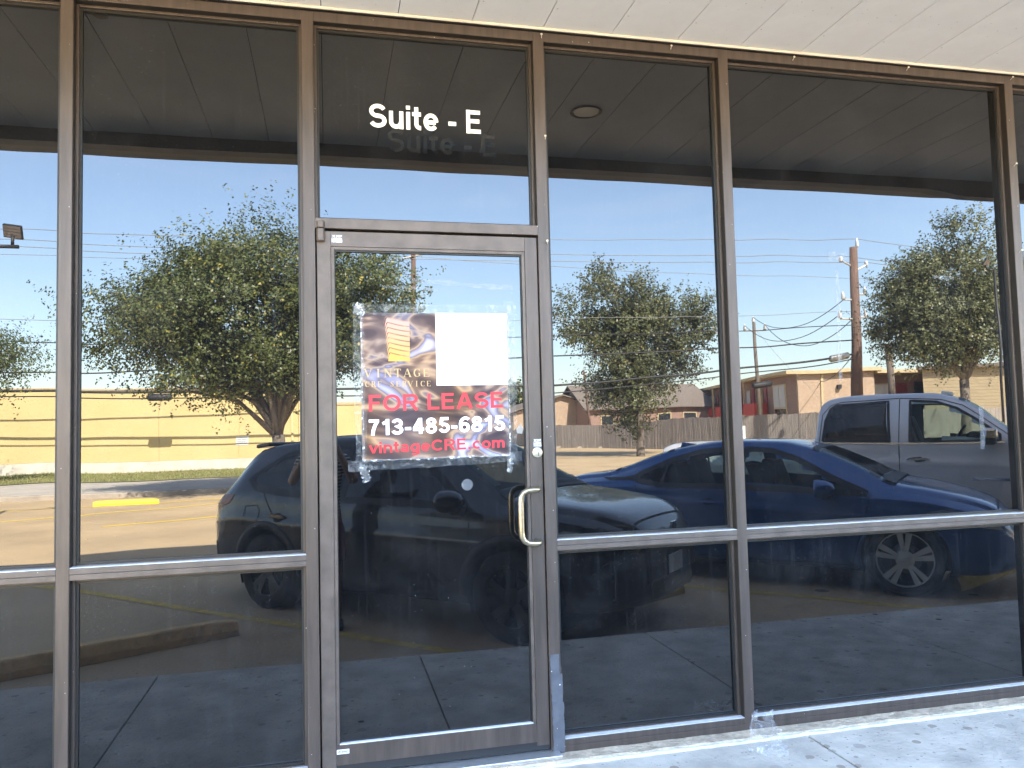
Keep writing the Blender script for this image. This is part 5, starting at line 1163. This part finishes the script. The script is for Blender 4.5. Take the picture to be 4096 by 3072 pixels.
hs = empty('brown_house', (21, -82, LOTZ), 'low brown-roofed brick house behind the left end of the fence', 'house')
def house(e, x0, x1, y0, y1, ze, zr, wall, ridge='y'):
    bx('wall', wall, e, x0, x1, y0, y1, LOTZ, ze)
    b = MB(); o_ = .6; t = .14
    if ridge == 'x':
        yc = (y0+y1)/2
        for s_ in (1, -1):
            ye = y1+o_ if s_ > 0 else y0-o_
            b.add([(x0-o_, ye, ze-.05), (x1+o_, ye, ze-.05), (x1+o_, yc, zr), (x0-o_, yc, zr), (x0-o_, ye, ze-.05+t), (x1+o_, ye, ze-.05+t), (x1+o_, yc, zr+t), (x0-o_, yc, zr+t)], [(0,1,2,3),(4,7,6,5),(0,4,5,1),(1,5,6,2),(2,6,7,3),(3,7,4,0)])
        g = MB().prism([(y0, ze), (y1, ze), (yc, zr)], x0, x1, 'x')
    else:
        xc = (x0+x1)/2
        for s_ in (1, -1):
            xe = x1+o_ if s_ > 0 else x0-o_
            b.add([(xe, y0-o_, ze-.05), (xe, y1+o_, ze-.05), (xc, y1+o_, zr), (xc, y0-o_, zr), (xe, y0-o_, ze-.05+t), (xe, y1+o_, ze-.05+t), (xc, y1+o_, zr+t), (xc, y0-o_, zr+t)], [(0,1,2,3),(4,7,6,5),(0,4,5,1),(1,5,6,2),(2,6,7,3),(3,7,4,0)])
        g = MB().prism([(x0, ze), (x1, ze), (xc, zr)], y0, y1, 'y')
    g.build('gable', wall, e); b.build('roof', M['roof'], e)
house(hs, 19.5, 31.0, -92, -80, 3.0, 4.9, M['brick'], 'y')
w_ = bx('window', M['trim'], hs, 22.3, 24.0, -80, -79.93, 1.2, 2.7); bx('pane', M['sign_white'], w_, 22.45, 23.85, -79.92, -79.9, 1.3, 2.6)
hs2 = empty('brown_house', (31, -78, LOTZ), 'brown hip-roofed brick house behind the loose airy oak', 'house')
house(hs2, 26.8, 41.0, -86, -76, 3.2, 5.9, M['brick_red'], 'x')
for x in (29, 32, 35.5, 38.5): 
    w_ = bx('window', M['trim'], hs2, x-.8, x+.8, -76, -75.94, 1.0, 2.6); bx('pane', M['pane_dark'], w_, x-.68, x+.68, -75.93, -75.91, 1.1, 2.5)

# ================================================================== the photographer
def skinmesh(name, joints, edges, mat, parent, root=0, sub=2):
    me = bpy.data.meshes.new(name); me.from_pydata([j[:3] for j in joints], edges, []); o = link(name, me, mat, parent)
    o.modifiers.new('skin', 'SKIN'); sv = me.skin_vertices[0].data if me.skin_vertices else None
    if sv is None:
        bm = bmesh.new(); bm.from_mesh(me); bm.verts.layers.skin.verify(); bm.to_mesh(me); bm.free(); sv = me.skin_vertices[0].data
    for i, j in enumerate(joints):
        sv[i].radius = (j[3], j[4] if len(j) > 4 else j[3]); sv[i].use_root = (i == root)
    s_ = o.modifiers.new('sub', 'SUBSURF'); s_.levels = sub; s_.render_levels = sub
    me.polygons.foreach_set('use_smooth', [True]*len(me.polygons)); o.modifiers['skin'].use_smooth_shade = True
    return o
M['skin'] = mk('skin', (.30, .17, .11), rough=.55); M['hair'] = mk('dark_hair', (.012, .010, .009), rough=.5)
M['shorts'] = mk('dark_red_cotton', (.13, .018, .022), rough=.9, var=.15); M['shoe'] = mk('dark_shoe', (.03, .03, .03), rough=.6)
stp = mk('striped_cotton', (.02, .02, .025), rough=.9); N, K, b = nodes(stp); c = N.new('ShaderNodeTexCoord'); wv = N.new('ShaderNodeTexWave'); wv.wave_type = 'BANDS'; wv.bands_direction = 'Z'; wv.inputs['Scale'].default_value = 11.5; wv.inputs['Distortion'].default_value = .6
r_ = N.new('ShaderNodeValToRGB'); r_.color_ramp.interpolation = 'CONSTANT'; r_.color_ramp.elements[0].color = (.02, .021, .03, 1); r_.color_ramp.elements[1].position = .62; r_.color_ramp.elements[1].color = (.55, .54, .52, 1)
K(c.outputs['Object'], wv.inputs[0]); K(wv.outputs[0], r_.inputs[0]); K(r_.outputs[0], b.inputs['Base Color'])
px, py, pz = -.045, -3.53, LOTZ
pe = empty('person', (px, py, pz), 'person in striped shirt and red shorts photographing the door with a phone', 'person')
J = [(px,py,pz+.93,.13,.10), (px,py,pz+1.12,.115,.085), (px,py,pz+1.34,.13,.095), (px,py,pz+1.45,.055,.055), (px,py+.01,pz+1.54,.062,.068), (px,py+.01,pz+1.63,.062,.07)]
Ed = [(0,1),(1,2),(2,3),(3,4),(4,5)]
for s_ in (-1, 1):
    k = len(J); J += [(px+s_*.17,py,pz+1.37,.055,.055), (px+s_*.25,py+.10,pz+1.19,.042,.042), (px+s_*.16,py+.24,pz+1.36,.032,.032), (px+s_*.095,py+.305,pz+1.50,.026,.026), (px+s_*.085,py+.310,pz+1.56,.030,.016)]
    Ed += [(2,k),(k,k+1),(k+1,k+2),(k+2,k+3),(k+3,k+4)]
    for q_, (dz, ln) in enumerate(((.045, .9), (.028, 1.0), (.010, .95), (-.008, .8))):   # fingers curl behind and round the phone
        f0 = len(J); J += [(px+s_*.080,py+.318,pz+1.56+dz,.0085), (px+s_*(.080-.022*ln),py+.322,pz+1.565+dz,.008), (px+s_*(.080-.045*ln),py+.318,pz+1.567+dz,.0072)]
        Ed += [(k+4,f0),(f0,f0+1),(f0+1,f0+2)]
    f0 = len(J); J += [(px+s_*.082,py+.296,pz+1.545,.0095), (px+s_*.065,py+.284,pz+1.556,.0085), (px+s_*.045,py+.283,pz+1.562,.0078)]; Ed += [(k+4,f0),(f0,f0+1),(f0+1,f0+2)]
    h = len(J); J += [(px+s_*.09,py,pz+.86,.085,.085), (px+s_*.10,py+.02,pz+.48,.058,.058), (px+s_*.10,py-.01,pz+.28,.052,.055), (px+s_*.10,py-.015,pz+.09,.036,.04), (px+s_*.105,py+.10,pz+.035,.04,.03)]
    Ed += [(0,h),(h,h+1),(h+1,h+2),(h+2,h+3),(h+3,h+4)]
skinmesh('body', J, Ed, M['skin'], pe)
S_ = [(px,py,pz+.80,.158,.13), (px,py,pz+1.12,.145,.11), (px,py,pz+1.33,.145,.112), (px,py,pz+1.415,.075,.072)]; Es = [(0,1),(1,2),(2,3)]
for s_ in (-1, 1):
    k = len(S_); S_ += [(px+s_*.165,py+.005,pz+1.365,.072,.07), (px+s_*.215,py+.06,pz+1.27,.070,.066)]; Es += [(2,k),(k,k+1)]
skinmesh('striped_shirt', S_, Es, stp, pe)
S_ = [(px,py,pz+.92,.148,.118), (px,py,pz+.84,.14,.115)]; Es = [(0,1)]
for s_ in (-1, 1):
    k = len(S_); S_ += [(px+s_*.095,py,pz+.76,.10,.10), (px+s_*.105,py+.015,pz+.52,.092,.092)]; Es += [(1,k),(k,k+1)]
skinmesh('red_shorts', S_, Es, M['shorts'], pe)
hd = MB().lathe((px, py-.012, pz+1.60), (0,0,1), [(.055,-.10),(.088,-.05),(.096,.01),(.086,.06),(.055,.095),(.001,.108)], 18).build('hair', M['hair'], pe, True)
MB().lathe((px+.075, py-.06, pz+1.665), (0,0,1), [(.001,-.035),(.03,-.025),(.042,0),(.03,.025),(.001,.035)], 12).build('hair_bun', M['hair'], hd, True)
for s_ in (-1, 1):
    MB().lathe((px+s_*.028, py+.079, pz+1.578), (0,1,0), [(.011,-.01),(.011,.001),(.001,.004)], 10).build('eye', M['gasket'], pe, True)
    MB().lathe((px+s_*.079, py+.0, pz+1.565), (s_,0,0), [(.024,-.01),(.026,.004),(.014,.010),(.001,.008)], 10).build('ear', M['skin'], pe, True)
    bx('shoe', M['shoe'], pe, px+s_*.105-.05, px+s_*.105+.05, py-.06, py+.20, pz+.002, pz+.075, bevel=.03)
MB().obox((px, py+.088, pz+1.553), (.012,0,0), (0,.012,0), (0,.006,.022)).build('nose', M['skin'], pe, bevel=.008)
MB().obox((px, py+.078, pz+1.515), (.022,0,0), (0,.005,0), (0,0,.005)).build('mouth', M['shorts'], pe, bevel=.003)
ph = empty('mobile_phone', (px, -3.21, 1.29), 'dark mobile phone held level in both hands before the face', 'phone')
bx('case', M['gasket'], ph, px-.074, px+.074, -3.215, -3.207, 1.274, 1.346, bevel=.006)
MB().lathe((-.002, -3.2068, 1.326), (0,1,0), [(.012,0),(.012,.0015),(.008,.0018),(.001,.001)], 16).build('lens', M['pane_dark'], ph, True)
bx('screen', M['pane_dark'], ph, px-.070, px+.070, -3.2165, -3.2152, 1.278, 1.342)
